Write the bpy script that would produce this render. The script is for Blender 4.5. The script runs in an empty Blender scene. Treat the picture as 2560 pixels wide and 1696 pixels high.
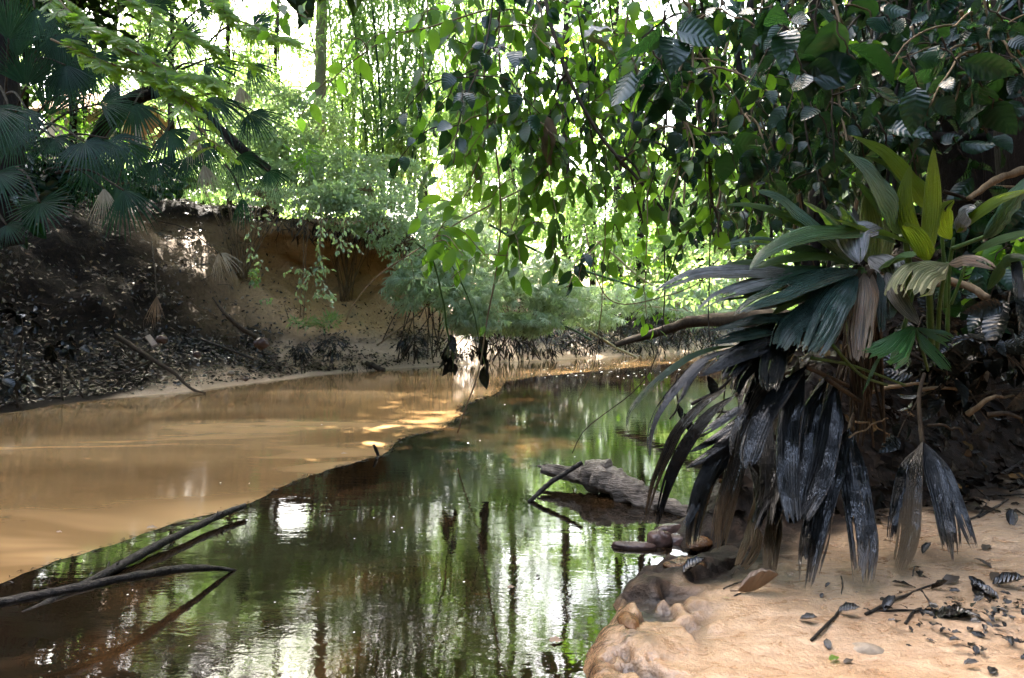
import bpy, math, random
import numpy as np
from mathutils import Vector
R = np.random.RandomState(7)
random.seed(7)
SC = bpy.context.scene
COL = SC.collection

# ------------------------------------------------------------------ camera geometry
F = 1525.0; CX = 1280.0; HOR = 787.0; CAMZ = 1.10
def P(U, V, y):
    """point seen at photo pixel (U,V) at distance y along the view"""
    return np.array([(U-CX)/F*y, y, CAMZ + (HOR-V)/F*y])
def Gd(U, V, z=0.0):
    y = (CAMZ-z)*F/(V-HOR)
    return P(U, V, y)
K = 2560/2367.0
def D(x, y, d): return P(x*K, y*K, d)
def DG(x, y, z=0.0): return Gd(x*K, y*K, z)

SUN_EL, SUN_AZ = 56, -24      # sun height; azimuth measured from +Y towards +X
# ------------------------------------------------------------------ numpy helpers
def nrm(a):
    a = np.asarray(a, float)
    l = np.linalg.norm(a, axis=-1, keepdims=True)
    return a/np.maximum(l, 1e-9)

def _hash(ix, iy, iz, seed):
    h = (ix.astype(np.int64)*374761393 + iy.astype(np.int64)*668265263 + iz.astype(np.int64)*2147483647 + seed*974634777) & 0xffffffff
    h = ((h ^ (h >> 13))*1274126177) & 0xffffffff
    h = h ^ (h >> 16)
    return (h & 0xffff)/65535.0
def vnoise(p, seed=0):
    p = np.asarray(p, float); i = np.floor(p).astype(np.int64); f = p-i; f = f*f*(3-2*f)
    r = 0
    for dx in (0, 1):
        for dy in (0, 1):
            for dz in (0, 1):
                w = (f[..., 0] if dx else 1-f[..., 0])*(f[..., 1] if dy else 1-f[..., 1])*(f[..., 2] if dz else 1-f[..., 2])
                r = r + w*_hash(i[..., 0]+dx, i[..., 1]+dy, i[..., 2]+dz, seed)
    return r*2-1
def fbm(p, oct=4, seed=0):
    p = np.asarray(p, float); a = 1; s = 0; t = 0
    for o in range(oct):
        s = s + a*vnoise(p*(2.03**o)+o*17.3, seed+o); t += a; a *= .5
    return s/t
def sstep(a, b, x):
    t = np.clip((x-a)/(b-a), 0, 1); return t*t*(3-2*t)

def catmull(pts, n):
    """smooth curve through pts, n samples, roughly even in chord length"""
    p = np.asarray(pts, float)
    if len(p) == 2:
        t = np.linspace(0, 1, n)[:, None]; return p[0]*(1-t)+p[1]*t
    q = np.vstack([2*p[0]-p[1], p, 2*p[-1]-p[-2]])
    d = np.linalg.norm(np.diff(p, axis=0), axis=1); c = np.r_[0, np.cumsum(d)]
    s = np.linspace(0, c[-1], n)
    k = np.clip(np.searchsorted(c, s, 'right')-1, 0, len(p)-2)
    t = ((s-c[k])/np.maximum(d[k], 1e-9))[:, None]
    p0, p1, p2, p3 = q[k], q[k+1], q[k+2], q[k+3]
    return .5*((2*p1)+(-p0+p2)*t+(2*p0-5*p1+4*p2-p3)*t*t+(-p0+3*p1-3*p2+p3)*t**3)

# ------------------------------------------------------------------ mesh collector
class MB:
    def __init__(s): s.v = []; s.f = {3: [], 4: []}; s.uv = []; s.n = 0
    def add(s, v, f, uv=None):
        v = np.asarray(v, float).reshape(-1, 3)
        s.v.append(v); s.uv.append(np.zeros((len(v), 2)) if uv is None else np.asarray(uv, float).reshape(-1, 2))
        if isinstance(f, dict):
            for k, a in f.items():
                if len(a): s.f[k].append(np.asarray(a, int)+s.n)
        else:
            f = np.asarray(f, int)
            if len(f): s.f[f.shape[1]].append(f+s.n)
        s.n += len(v)
    def mesh(s, name, smooth=True):
        m = bpy.data.meshes.new(name)
        if not s.v: return m
        v = np.vstack(s.v); uv = np.vstack(s.uv)
        q = np.vstack(s.f[4]) if s.f[4] else np.zeros((0, 4), int)
        t = np.vstack(s.f[3]) if s.f[3] else np.zeros((0, 3), int)
        li = np.r_[q.ravel(), t.ravel()].astype(np.int32)
        ls = np.r_[np.arange(len(q))*4, len(q)*4+np.arange(len(t))*3].astype(np.int32)
        m.vertices.add(len(v)); m.vertices.foreach_set('co', v.astype(np.float32).ravel())
        m.loops.add(len(li)); m.loops.foreach_set('vertex_index', li)
        m.polygons.add(len(ls)); m.polygons.foreach_set('loop_start', ls)
        m.polygons.foreach_set('use_smooth', np.full(len(ls), smooth))
        u = m.uv_layers.new(name='UVMap'); u.data.foreach_set('uv', uv[li].astype(np.float32).ravel())
        m.update(calc_edges=True); m.validate()
        return m
def grid_faces(nu, nv, wrap=False):
    i, j = np.meshgrid(np.arange(nu-1), np.arange(nv if wrap else nv-1), indexing='ij')
    j2 = (j+1) % nv
    return np.stack([i*nv+j, i*nv+j2, (i+1)*nv+j2, (i+1)*nv+j], -1).reshape(-1, 4)

def tube(mb, pts, rad, sides=6, n=None, cap=True, rough=0.0, seed=0):
    p = np.asarray(pts, float)
    if n: p = catmull(p, n)
    k = len(p); r = np.asarray(rad, float)
    r = np.full(k, float(rad)) if r.ndim == 0 else np.interp(np.linspace(0, 1, k), np.linspace(0, 1, len(r)), r)
    t = nrm(np.gradient(p, axis=0))
    a = np.array([0, 0, 1.0]) if abs(t[0][2]) < .9 else np.array([1.0, 0, 0])
    x = nrm(np.cross(t[0], a)); X = []
    for i in range(k):
        x = nrm(x-t[i]*np.dot(x, t[i])); X.append(x)
    X = np.array(X); Y = np.cross(t, X)
    th = np.arange(sides)/sides*2*math.pi
    ring = X[:, None]*np.cos(th)[None, :, None]+Y[:, None]*np.sin(th)[None, :, None]
    rr = np.repeat(r[:, None], sides, 1)
    if rough:
        q = np.stack([np.cos(th)[None]*1.3+0*rr, np.sin(th)[None]*1.3+0*rr, np.linspace(0, k*.35, k)[:, None]+0*rr], -1)
        rr = rr*(1+rough*fbm(q, 3, seed))
    v = p[:, None]+ring*rr[..., None]
    uv = np.stack(np.broadcast_arrays((th/6.2832)[None], np.linspace(0, 1, k)[:, None]), -1)
    f = {4: grid_faces(k, sides, True), 3: []}
    v = v.reshape(-1, 3); uv = uv.reshape(-1, 2)
    if cap:
        v = np.vstack([v, p[0]-t[0]*r[0]*.3, p[-1]+t[-1]*r[-1]*.3]); uv = np.vstack([uv, [[0, 0], [0, 1]]])
        tr = []
        for j in range(sides):
            tr.append((k*sides, (j+1) % sides, j)); tr.append((k*sides+1, (k-1)*sides+j, (k-1)*sides+(j+1) % sides))
        f[3] = tr
    mb.add(v, f, uv)

# leaf templates: x across, y along (0..1), z normal
def leaf_tpl(n=5, w=.45, fold=.12, curl=.18, tip=1.5, wave=0.0, peak=.45):
    t = np.linspace(0, 1, n+1)
    h = w*.5*np.sin(np.pi*t**(math.log(.5)/math.log(peak)))**.8
    h[0] = .01; h[-1] = .004
    zc = -curl*t**2
    v = []; uv = []
    for i in range(n+1):
        wz = wave*math.sin(i*2.4)
        v += [(-h[i], t[i], zc[i]+fold*h[i]*2+wz), (0, t[i], zc[i]), (h[i], t[i], zc[i]+fold*h[i]*2-wz)]
        uv += [(0, t[i]), (.5, t[i]), (1, t[i])]
    f = []
    for i in range(n):
        a = i*3; f += [(a, a+1, a+4, a+3), (a+1, a+2, a+5, a+4)]
    return np.array(v), np.array(f), np.array(uv)
T_LEAF = leaf_tpl(6, .5, .10, .20, wave=.012)
T_LEAF2 = leaf_tpl(6, .58, .22, .38, wave=.02)
T_HEART = leaf_tpl(6, .75, .12, .25, wave=.02, peak=.34)
T_LOW = leaf_tpl(2, .5, .15, .2)
T_NARROW = leaf_tpl(3, .13, .2, .3)
def star_tpl(k=6, seed=1):
    rs = np.random.RandomState(seed); V = []; Fc = []; U = []; n = 0
    for i in range(k):
        v, f, u = leaf_tpl(3, .15, .15, .35)
        a = -1.25+2.5*i/(k-1)+rs.uniform(-.12, .12); s = rs.uniform(.7, 1)*(1-.25*abs(a)/1.3)
        c, sn = math.cos(a), math.sin(a)
        v = v*s; v = np.stack([v[:, 0]*c+v[:, 1]*sn, -v[:, 0]*sn+v[:, 1]*c, v[:, 2]+rs.uniform(-.1, .1)*v[:, 1]], -1)
        V.append(v); Fc.append(f+n); U.append(u); n += len(v)
    return np.vstack(V), np.vstack(Fc), np.vstack(U)
T_STAR = star_tpl()
def pinna_tpl(n=9):
    V = []; Fc = []; U = []; k = 0
    for i in range(n):
        y = .08+.9*i/n; l = .17*math.sin(math.pi*(.22+.72*i/n)); w = .042
        for s in (-1, 1):
            V += [(0, y-w, 0), (s*l*.9, y-w*.4, -.02), (s*l, y+w*.9, -.03), (0, y+w, 0)]
            U += [(.5, y), (0, y), (0, y), (.5, y)]; Fc.append((k, k+1, k+2, k+3) if s > 0 else (k+3, k+2, k+1, k)); k += 4
    return np.array(V), np.array(Fc), np.array(U)
T_PINNA = pinna_tpl()

def scatter(mb, tpl, pos, dirs, hint, scale):
    tv, tf, tu = tpl
    pos = np.asarray(pos, float); n = len(pos)
    if n == 0: return
    y = nrm(dirs); x = nrm(np.cross(y, np.asarray(hint, float)+1e-4)); z = np.cross(x, y)
    sc = np.broadcast_to(np.asarray(scale, float), (n,))[:, None, None]
    v = pos[:, None]+sc*(x[:, None]*tv[None, :, :1]+y[:, None]*tv[None, :, 1:2]+z[:, None]*tv[None, :, 2:3])
    m = len(tv)
    f = (tf[None]+(np.arange(n)*m)[:, None, None]).reshape(-1, tf.shape[1])
    mb.add(v.reshape(-1, 3), f, np.tile(tu, (n, 1)))
def rdir(n, rs=R): return nrm(rs.normal(size=(n, 3)))

# ------------------------------------------------------------------ objects
def thing(name, label, cat, base, group=None):
    o = bpy.data.objects.new(name, None); COL.objects.link(o)
    o.location = tuple(float(c) for c in base); o.empty_display_size = .1
    o['label'] = label; o['category'] = cat
    if group: o['group'] = group
    return o
def obj(name, mb, mat, parent=None, smooth=True, label=None, cat=None, group=None, kind=None, mesh=None):
    m = mesh or mb.mesh(name, smooth)
    if mat is not None and not m.materials: m.materials.append(mat)
    o = bpy.data.objects.new(name, m); COL.objects.link(o)
    if parent is not None:
        o.parent = parent
        q = Vector((0, 0, 0)); a = parent
        while a is not None: q += a.location; a = a.parent
        o.location = -q
    if label: o['label'] = label
    if cat: o['category'] = cat
    if group: o['group'] = group
    if kind: o['kind'] = kind
    return o

# ------------------------------------------------------------------ materials
def newmat(name):
    m = bpy.data.materials.new(name); m.use_nodes = True
    nt = m.node_tree; nt.nodes.clear()
    out = nt.nodes.new('ShaderNodeOutputMaterial')
    return m, nt, out
def N(nt, typ, **kw):
    n = nt.nodes.new(typ)
    for k, v in kw.items():
        if k.startswith('_'): setattr(n, k[1:], v)
        else: n.inputs[k.replace('__', ' ')].default_value = v
    return n
def L(nt, a, b): nt.links.new(a, b)
def c4(c): return (c[0], c[1], c[2], 1)
def ramp(nt, fac, stops, interp='LINEAR'):
    r = nt.nodes.new('ShaderNodeValToRGB'); r.color_ramp.interpolation = interp
    el = r.color_ramp.elements
    while len(el) < len(stops): el.new(.5)
    for e, (p, c) in zip(el, stops): e.position = p; e.color = c4(c) if not isinstance(c, (int, float)) else (c, c, c, 1)
    if fac is not None: L(nt, fac, r.inputs[0])
    return r.outputs[0]
def mixc(nt, fac, a, b, mode='MIX'):
    m = nt.nodes.new('ShaderNodeMix'); m.data_type = 'RGBA'; m.blend_type = mode
    for s, i in ((fac, 0), (a, 6), (b, 7)):
        if isinstance(s, (int, float)): m.inputs[i].default_value = s
        elif isinstance(s, tuple): m.inputs[i].default_value = c4(s)
        else: L(nt, s, m.inputs[i])
    return m.outputs[2]
def math_(nt, op, a, b=None, clamp=False):
    m = nt.nodes.new('ShaderNodeMath'); m.operation = op; m.use_clamp = clamp
    for s, i in ((a, 0), (b, 1)):
        if s is None: continue
        if isinstance(s, (int, float)): m.inputs[i].default_value = s
        else: L(nt, s, m.inputs[i])
    return m.outputs[0]
def noise(nt, scale, detail=4, rough=.55, vec=None, dist=0.0):
    n = N(nt, 'ShaderNodeTexNoise', Scale=scale, Detail=detail, Roughness=rough, Distortion=dist)
    if vec is not None: L(nt, vec, n.inputs['Vector'])
    return n.outputs['Fac']
def objco(nt): return nt.nodes.new('ShaderNodeTexCoord').outputs['Object']
def mapped(nt, vec, scale=(1, 1, 1), rot=(0, 0, 0)):
    m = nt.nodes.new('ShaderNodeMapping'); m.inputs['Scale'].default_value = scale; m.inputs['Rotation'].default_value = rot
    L(nt, vec, m.inputs['Vector']); return m.outputs[0]
def bump(nt, h, strength=.5, dist=.01, normal=None):
    b = N(nt, 'ShaderNodeBump', Strength=strength, Distance=dist); L(nt, h, b.inputs['Height'])
    if normal is not None: L(nt, normal, b.inputs['Normal'])
    return b.outputs[0]
def sepz(nt, vec):
    s = nt.nodes.new('ShaderNodeSeparateXYZ'); L(nt, vec, s.inputs[0]); return s.outputs

def m_leaf(name, c1, c2, tc, transl=.45, rough=.38, vein=True, holes=0.0, dry=.0, spec=.5, litter_=False):
    """leaf: colour varies from leaf to leaf, light passes through the blade"""
    m, nt, out = newmat(name)
    geo = nt.nodes.new('ShaderNodeNewGeometry'); rnd = geo.outputs['Random Per Island']
    co = objco(nt)
    col = ramp(nt, rnd, [(0, c1), (.45, tuple((a+b)/2 for a, b in zip(c1, c2))), (1, c2)] if not dry else
               [(0, c1), (.62, tuple(a+.30*(b-a) for a, b in zip(c1, c2))), (1-dry-.01, c2), (1-dry, (.16, .10, .035)), (1, (.10, .05, .02))] if litter_ else [(0, c1), (.5, c2), (1-dry-.01, c2), (1-dry, (.16, .10, .035)), (1, (.10, .05, .02))])
    n1 = noise(nt, 22, 3, .6, co)
    col = mixc(nt, .55, col, ramp(nt, n1, [(.3, .35), (.75, 1.0)]), 'MULTIPLY')
    tcol = mixc(nt, .5, tc, ramp(nt, rnd, [(0, .45), (1, 1.0)]), 'MULTIPLY')
    pr = N(nt, 'ShaderNodeBsdfPrincipled', Roughness=rough); L(nt, col, pr.inputs['Base Color'])
    pr.inputs['Specular IOR Level'].default_value = spec
    tr = nt.nodes.new('ShaderNodeBsdfTranslucent'); L(nt, tcol, tr.inputs['Color'])
    if vein:
        uv = nt.nodes.new('ShaderNodeUVMap').outputs[0]; s = sepz(nt, uv)
        ax = math_(nt, 'ABSOLUTE', math_(nt, 'SUBTRACT', s[0], .5))
        w = math_(nt, 'SINE', math_(nt, 'MULTIPLY', math_(nt, 'SUBTRACT', s[1], math_(nt, 'MULTIPLY', ax, .35)), 50.0))
        mid = math_(nt, 'LESS_THAN', ax, .03)
        h = math_(nt, 'ADD', math_(nt, 'MULTIPLY', w, .5), math_(nt, 'MULTIPLY', mid, -1.0))
        b = bump(nt, h, .35, .004); L(nt, b, pr.inputs['Normal'])
    mx = N(nt, 'ShaderNodeMixShader', Fac=transl); L(nt, pr.outputs[0], mx.inputs[1]); L(nt, tr.outputs[0], mx.inputs[2])
    res = mx.outputs[0]
    if holes:
        vo = N(nt, 'ShaderNodeTexNoise', Scale=42.0, Detail=2.0, Roughness=.5); L(nt, co, vo.inputs['Vector'])
        k = math_(nt, 'GREATER_THAN', vo.outputs['Fac'], 1-holes)
        tp = nt.nodes.new('ShaderNodeBsdfTransparent')
        m2 = nt.nodes.new('ShaderNodeMixShader'); L(nt, k, m2.inputs[0]); L(nt, res, m2.inputs[1]); L(nt, tp.outputs[0], m2.inputs[2]); res = m2.outputs[0]
    L(nt, res, out.inputs[0]); return m

def m_bark(name, c1, c2, scale=12, rough=.85, bumpd=.02, stretch=(1, 1, .25), wet=0.0):
    m, nt, out = newmat(name); co = mapped(nt, objco(nt), stretch)
    n1 = noise(nt, scale, 6, .65, co); n2 = noise(nt, scale*4, 3, .6, co)
    col = ramp(nt, n1, [(.3, c1), (.7, c2)])
    col = mixc(nt, .4, col, ramp(nt, n2, [(.3, .4), (.7, 1.0)]), 'MULTIPLY')
    pr = N(nt, 'ShaderNodeBsdfPrincipled', Roughness=rough); L(nt, col, pr.inputs['Base Color']); pr.inputs['Specular IOR Level'].default_value = .2 if wet else .15
    if wet: L(nt, ramp(nt, n1, [(.35, rough), (.6, wet)]), pr.inputs['Roughness'])
    L(nt, bump(nt, math_(nt, 'ADD', n1, math_(nt, 'MULTIPLY', n2, .4)), .8, bumpd), pr.inputs['Normal'])
    L(nt, pr.outputs[0], out.inputs[0]); return m

def m_blade(name, c1, c2, stain=(.02, .02, .012), stain_amt=.45, rough=.3, transl=.12, oil=0.0, mud=.33, drops=.25, tcol=(.2, .35, .03)):
    """pleated strap leaf: fine ribs along the blade, oil coat below the flood line, dried mud on the lowest tips"""
    m, nt, out = newmat(name); co = objco(nt)
    uv = nt.nodes.new('ShaderNodeUVMap').outputs[0]; s = sepz(nt, uv); z = sepz(nt, co)[2]
    stre = mapped(nt, uv, (26, 2.2, 1)); n1 = noise(nt, 1.0, 4, .6, stre)
    st2 = mapped(nt, uv, (60, 5, 1)); n2 = noise(nt, 1.0, 4, .7, st2)
    n3 = noise(nt, 9, 4, .6, co)
    col = mixc(nt, ramp(nt, n3, [(.35, 0.0), (.65, 1.0)]), c1, c2)
    col = mixc(nt, math_(nt, 'MULTIPLY', ramp(nt, n1, [(.48, 0.0), (.62, 1.0)]), stain_amt), col, stain)
    zz = math_(nt, 'ADD', z, math_(nt, 'MULTIPLY', math_(nt, 'SUBTRACT', n3, .5), .35))
    oilm = math_(nt, 'MAXIMUM', ramp(nt, math_(nt, 'MULTIPLY', math_(nt, 'ADD', zz, 0.0), .5), [(.36, 1.0), (.46, 0.0)]), oil)
    col = mixc(nt, math_(nt, 'MULTIPLY', oilm, math_(nt, 'ADD', math_(nt, 'MULTIPLY', n2, .3), .72), True), col, (.003, .0035, .004))
    mudz = math_(nt, 'ADD', z, math_(nt, 'MULTIPLY', math_(nt, 'SUBTRACT', n2, .5), .55))
    mudm = ramp(nt, mudz, [(mud-.14, 1.0), (mud+.02, 0.0)])
    col = mixc(nt, math_(nt, 'MULTIPLY', mudm, .85), col, mixc(nt, n2, (.09, .05, .02), (.34, .22, .11)))
    pr = N(nt, 'ShaderNodeBsdfPrincipled', Roughness=rough); L(nt, col, pr.inputs['Base Color'])
    rg = mixc(nt, oilm, (rough,)*3, (.10,)*3); rg = mixc(nt, mudm, rg, (.5,)*3); L(nt, rg, pr.inputs['Roughness'])
    d = noise(nt, 1.0, 3, .6, mapped(nt, uv, (75, 60, 1))); wz = noise(nt, 14, 3, .6, co)
    dm = math_(nt, 'MULTIPLY', ramp(nt, d, [(.54, 0.0), (.64, 1.0)]), ramp(nt, wz, [(.40, .1), (.58, 1.0)]))
    L(nt, math_(nt, 'ADD', mixc(nt, oilm, (.5,)*3, (.34,)*3), math_(nt, 'MULTIPLY', dm, math_(nt, 'MULTIPLY', oilm, .6))), pr.inputs['Specular IOR Level'])
    L(nt, math_(nt, 'MULTIPLY', math_(nt, 'MULTIPLY', dm, oilm), .65), pr.inputs['Coat Weight']); pr.inputs['Coat IOR'].default_value = 2.0; pr.inputs['Coat Roughness'].default_value = .05
    h = math_(nt, 'ADD', math_(nt, 'MULTIPLY', math_(nt, 'MULTIPLY', dm, math_(nt, 'ADD', oilm, drops)), .55), math_(nt, 'MULTIPLY', math_(nt, 'SINE', math_(nt, 'MULTIPLY', s[0], 230.0)), .06))
    L(nt, bump(nt, h, 1.0, .018), pr.inputs['Normal'])
    tr = N(nt, 'ShaderNodeBsdfTranslucent'); tr.inputs['Color'].default_value = c4(tcol)
    mx = nt.nodes.new('ShaderNodeMixShader'); L(nt, math_(nt, 'MULTIPLY', math_(nt, 'SUBTRACT', 1.0, math_(nt, 'MAXIMUM', oilm, mudm), True), transl), mx.inputs[0])
    L(nt, pr.outputs[0], mx.inputs[1]); L(nt, tr.outputs[0], mx.inputs[2]); L(nt, mx.outputs[0], out.inputs[0]); return m

M = {}
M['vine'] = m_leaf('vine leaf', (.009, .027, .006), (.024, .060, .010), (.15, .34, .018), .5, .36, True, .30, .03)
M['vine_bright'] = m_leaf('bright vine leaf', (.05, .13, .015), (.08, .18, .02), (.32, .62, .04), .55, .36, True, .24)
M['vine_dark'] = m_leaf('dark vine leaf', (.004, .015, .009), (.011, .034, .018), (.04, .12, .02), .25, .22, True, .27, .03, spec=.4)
M['vine_oil'] = m_leaf('oil coated leaf', (.006, .007, .006), (.012, .013, .010), (.01, .01, .005), .05, .2, True, 0, spec=.3)
M['bright'] = m_leaf('sunlit leaf', (.12, .20, .05), (.26, .34, .12), (.36, .57, .15), .45, .45, False)  # leaf colour paled to carry the bleached look of full sun
M['bamboo'] = m_leaf('bamboo leaf', (.08, .15, .06), (.17, .25, .14), (.30, .50, .09), .45, .45, False)
M['bamboo_lit'] = m_leaf('sunlit bamboo leaf', (.17, .24, .13), (.32, .40, .27), (.40, .58, .20), .42, .45, False)  # paler copy of the bamboo leaf, sunlight put into its colour
M['canopy'] = m_leaf('canopy leaf', (.02, .05, .01), (.04, .09, .015), (.12, .26, .02), .4, .45, False)
M['shade_leaf'] = m_leaf('shading shell leaf', (.012, .028, .008), (.022, .046, .012), (.03, .06, .01), .12, .6, False, spec=.2)  # dark, nearly opaque leaf for the added light-blocking shell
M['feather'] = m_leaf('feathery leaf', (.05, .12, .012), (.09, .17, .015), (.33, .56, .03), .55, .45, False)
M['fan'] = m_leaf('fan palm leaf', (.004, .014, .009), (.012, .036, .022), (.05, .15, .03), .25, .34, False, spec=.13)
M['fan_dead'] = m_leaf('dead fan leaf', (.20, .16, .10), (.33, .28, .20), (.3, .22, .12), .25, .6, False)
M['fan_brown'] = m_leaf('brown fan leaf', (.10, .065, .035), (.17, .11, .06), (.2, .12, .06), .2, .6, False)
M['litter'] = m_leaf('leaf litter', (.008, .006, .005), (.20, .14, .09), (.05, .03, .01), .06, .42, False, dry=.05, spec=.3, litter_=True)
M['litter_dark'] = m_leaf('oily leaf litter', (.003, .003, .003), (.016, .011, .009), (.02, .01, .01), .03, .25, False, spec=.3)
M['litter_shade'] = m_leaf('damp leaf litter', (.003, .0025, .002), (.022, .014, .009), (.02, .01, .01), .03, .45, False, dry=.06, spec=.08)
M['stem'] = m_bark('vine stem', (.10, .065, .035), (.24, .17, .10), 30, .8, .004)
M['stem_dark'] = m_bark('dark stem', (.02, .014, .01), (.07, .05, .032), 25, .8, .006)
M['stem_green'] = m_bark('green stem', (.03, .06, .015), (.06, .11, .02), 40, .45, .002)
M['culm'] = m_bark('bamboo culm', (.02, .05, .02), (.05, .10, .04), 20, .4, .002)
M['culm_pale'] = m_bark('pale bamboo pole', (.20, .19, .11), (.36, .31, .19), 25, .6, .003)
M['trunk'] = m_bark('trunk bark', (.005, .004, .003), (.022, .016, .012), 9, .9, .04)
M['trunk_pale'] = m_bark('pale ringed bark', (.20, .17, .13), (.40, .35, .28), 14, .8, .01, (1, 1, 3))
M['wood'] = m_bark('weathered driftwood', (.02, .013, .009), (.34, .27, .21), 9, .6, .05, (.5, 1.2, 4), .4)
M['wood_wet'] = m_bark('wet black stick', (.005, .004, .004), (.03, .022, .016), 26, .62, .016, (1, 1, 1), .35)
M['root'] = m_bark('root', (.06, .042, .026), (.15, .11, .07), 30, .8, .003)
# ================================================================== SETTING
# ---- left bank: a swept profile along the far water line, with a hollow under an overhanging rim
edge = [(-60, -30), (-30, -14), (-16, -3), (-10, 2.6), (-7.3, 5.4)]
for x, y in ((0, 957), (130, 937), (300, 918), (470, 903), (600, 885), (740, 868), (880, 856), (1020, 846), (1200, 836), (1390, 827), (1570, 815), (1760, 805)):
    edge.append(tuple(DG(x, y)[:2]))
edge += [(14, 23), (25, 27), (50, 34), (110, 60)]
key = [0]*10+[.15, .92, 1.05, 1.6]+[2]*7
prof = {
 0: [(-2.0, -.6), (-.5, -.22), (0, .0), (.45, .07), (1.1, .22), (1.7, .6), (2.5, 1.35), (3.3, 2.15), (4.1, 2.95), (4.9, 3.5), (6.2, 3.75), (9, 3.8), (30, 4.2), (150, 7)],
 1: [(-2.0, -.6), (-.5, -.22), (0, .0), (.45, .10), (1.05, .36), (1.7, .78), (2.35, 1.25), (2.95, 1.75), (3.05, 2.3), (1.75, 2.75), (1.3, 3.12), (2.4, 3.38), (22, 3.9), (150, 7)],
 2: [(-2.0, -.6), (-.5, -.22), (0, .0), (.2, .08), (.5, .28), (.9, .6), (1.4, .95), (2.0, 1.25), (2.7, 1.5), (3.6, 1.7), (5, 1.9), (9, 2.1), (30, 2.6), (150, 7)]}
NS, NT = 340, 92
e3 = np.c_[np.array(edge), np.array(key)]
cum = np.r_[0, np.cumsum(np.linalg.norm(np.diff(e3[:, :2], axis=0), axis=1))]
# denser where it is seen
sk = np.interp(np.linspace(0, 1, NS), [0, .06, .92, 1], [0, cum[3], cum[-4], cum[-1]])
cur = catmull(e3[:, :2], 2000); cc = np.r_[0, np.cumsum(np.linalg.norm(np.diff(cur, axis=0), axis=1))]; cc = cc/cc[-1]*cum[-1]
ex = np.interp(sk, cc, cur[:, 0]); ey = np.interp(sk, cc, cur[:, 1]); kk = np.interp(sk, cum, e3[:, 2])
tx = np.gradient(ex, sk); ty = np.gradient(ey, sk); nx, ny = -ty, tx
ker = np.hanning(41); ker /= ker.sum()
sm = lambda a: np.convolve(np.pad(a, 20, 'edge'), ker, 'valid')
nx, ny = sm(nx), sm(ny); ll = np.hypot(nx, ny); nx, ny = nx/ll, ny/ll
ex = ex+.12*fbm(np.c_[sk*.9, sk*0, sk*0], 4, 3)
# profile samples
pk = np.arange(14); tt = np.interp(np.linspace(0, 1, NT), [0, .06, .88, 1], [0, 1.5, 11, 13])
PR = {k: np.stack([np.interp(tt, pk, np.array(v)[:, i]) for i in (0, 1)], -1) for k, v in prof.items()}
for k in PR:  # round the corners
    w = np.hanning(9); w /= w.sum()
    for i in (0, 1):
        c = np.convolve(np.pad(PR[k][:, i], 4, 'edge'), w, 'valid'); msk = tt < 11.0; PR[k][msk, i] = c[msk]
a0 = np.clip(1-kk, 0, 1); a2 = np.clip(kk-1, 0, 1); a1 = 1-a0-a2
prf = a0[:, None, None]*PR[0]+a1[:, None, None]*PR[1]+a2[:, None, None]*PR[2]
LB = np.stack([ex[:, None]+nx[:, None]*prf[..., 0], ey[:, None]+ny[:, None]*prf[..., 0], prf[..., 1]], -1)
amp = sstep(.1, 1.2, LB[..., 2])*np.clip(1-(prf[..., 0]-12)/30, 0, 1)
d1 = fbm(LB*1.1, 4, 11); d2 = fbm(LB*5.5, 4, 21)
gn = np.cross(np.gradient(LB, axis=0), np.gradient(LB, axis=1)); gn = nrm(gn); gn[gn[..., 2] < -2] *= -1
LBN = np.where((gn*np.array([0, 0, 1.0])).sum(-1, keepdims=True) + (gn*np.array([.5, -.7, 0])).sum(-1, keepdims=True) < 0, -gn, gn)
LB = LB+LBN*(amp*(.42*d1+.13*d2))[..., None]+np.array([0, 0, 1])*(.03*d2*sstep(-.05, .1, LB[..., 2])*np.clip(1-(prf[..., 0]-12)/30, 0, 1))[..., None]
# zones: how much leaf litter / how much bare ochre clay
lit = sstep(.30, .75, LB[..., 2]+.25*d1+.25*d2+.9*sstep(-4.6, -5.8, LB[..., 0]))
hol = (a1[:, None]*sstep(.45, .9, LB[..., 2])*sstep(3.3, 2.9, LB[..., 2]))
hol = np.clip(hol*1.3, 0, 1)
oilz = sstep(.55, .15, np.abs(LB[..., 2]-.55+.2*d1))*sstep(.2, .75, kk/2+.45*vnoise(LB*2.2, 5)[:, :]*1.0)[..., ] if False else sstep(.45, .1, np.abs(LB[..., 2]-.45+.25*d1))*sstep(-.15, .4, vnoise(LB*2.6, 5)+.5*(a2[:, None])+.05)
mb = MB(); mb.add(LB.reshape(-1, 3), grid_faces(NS, NT))

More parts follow.
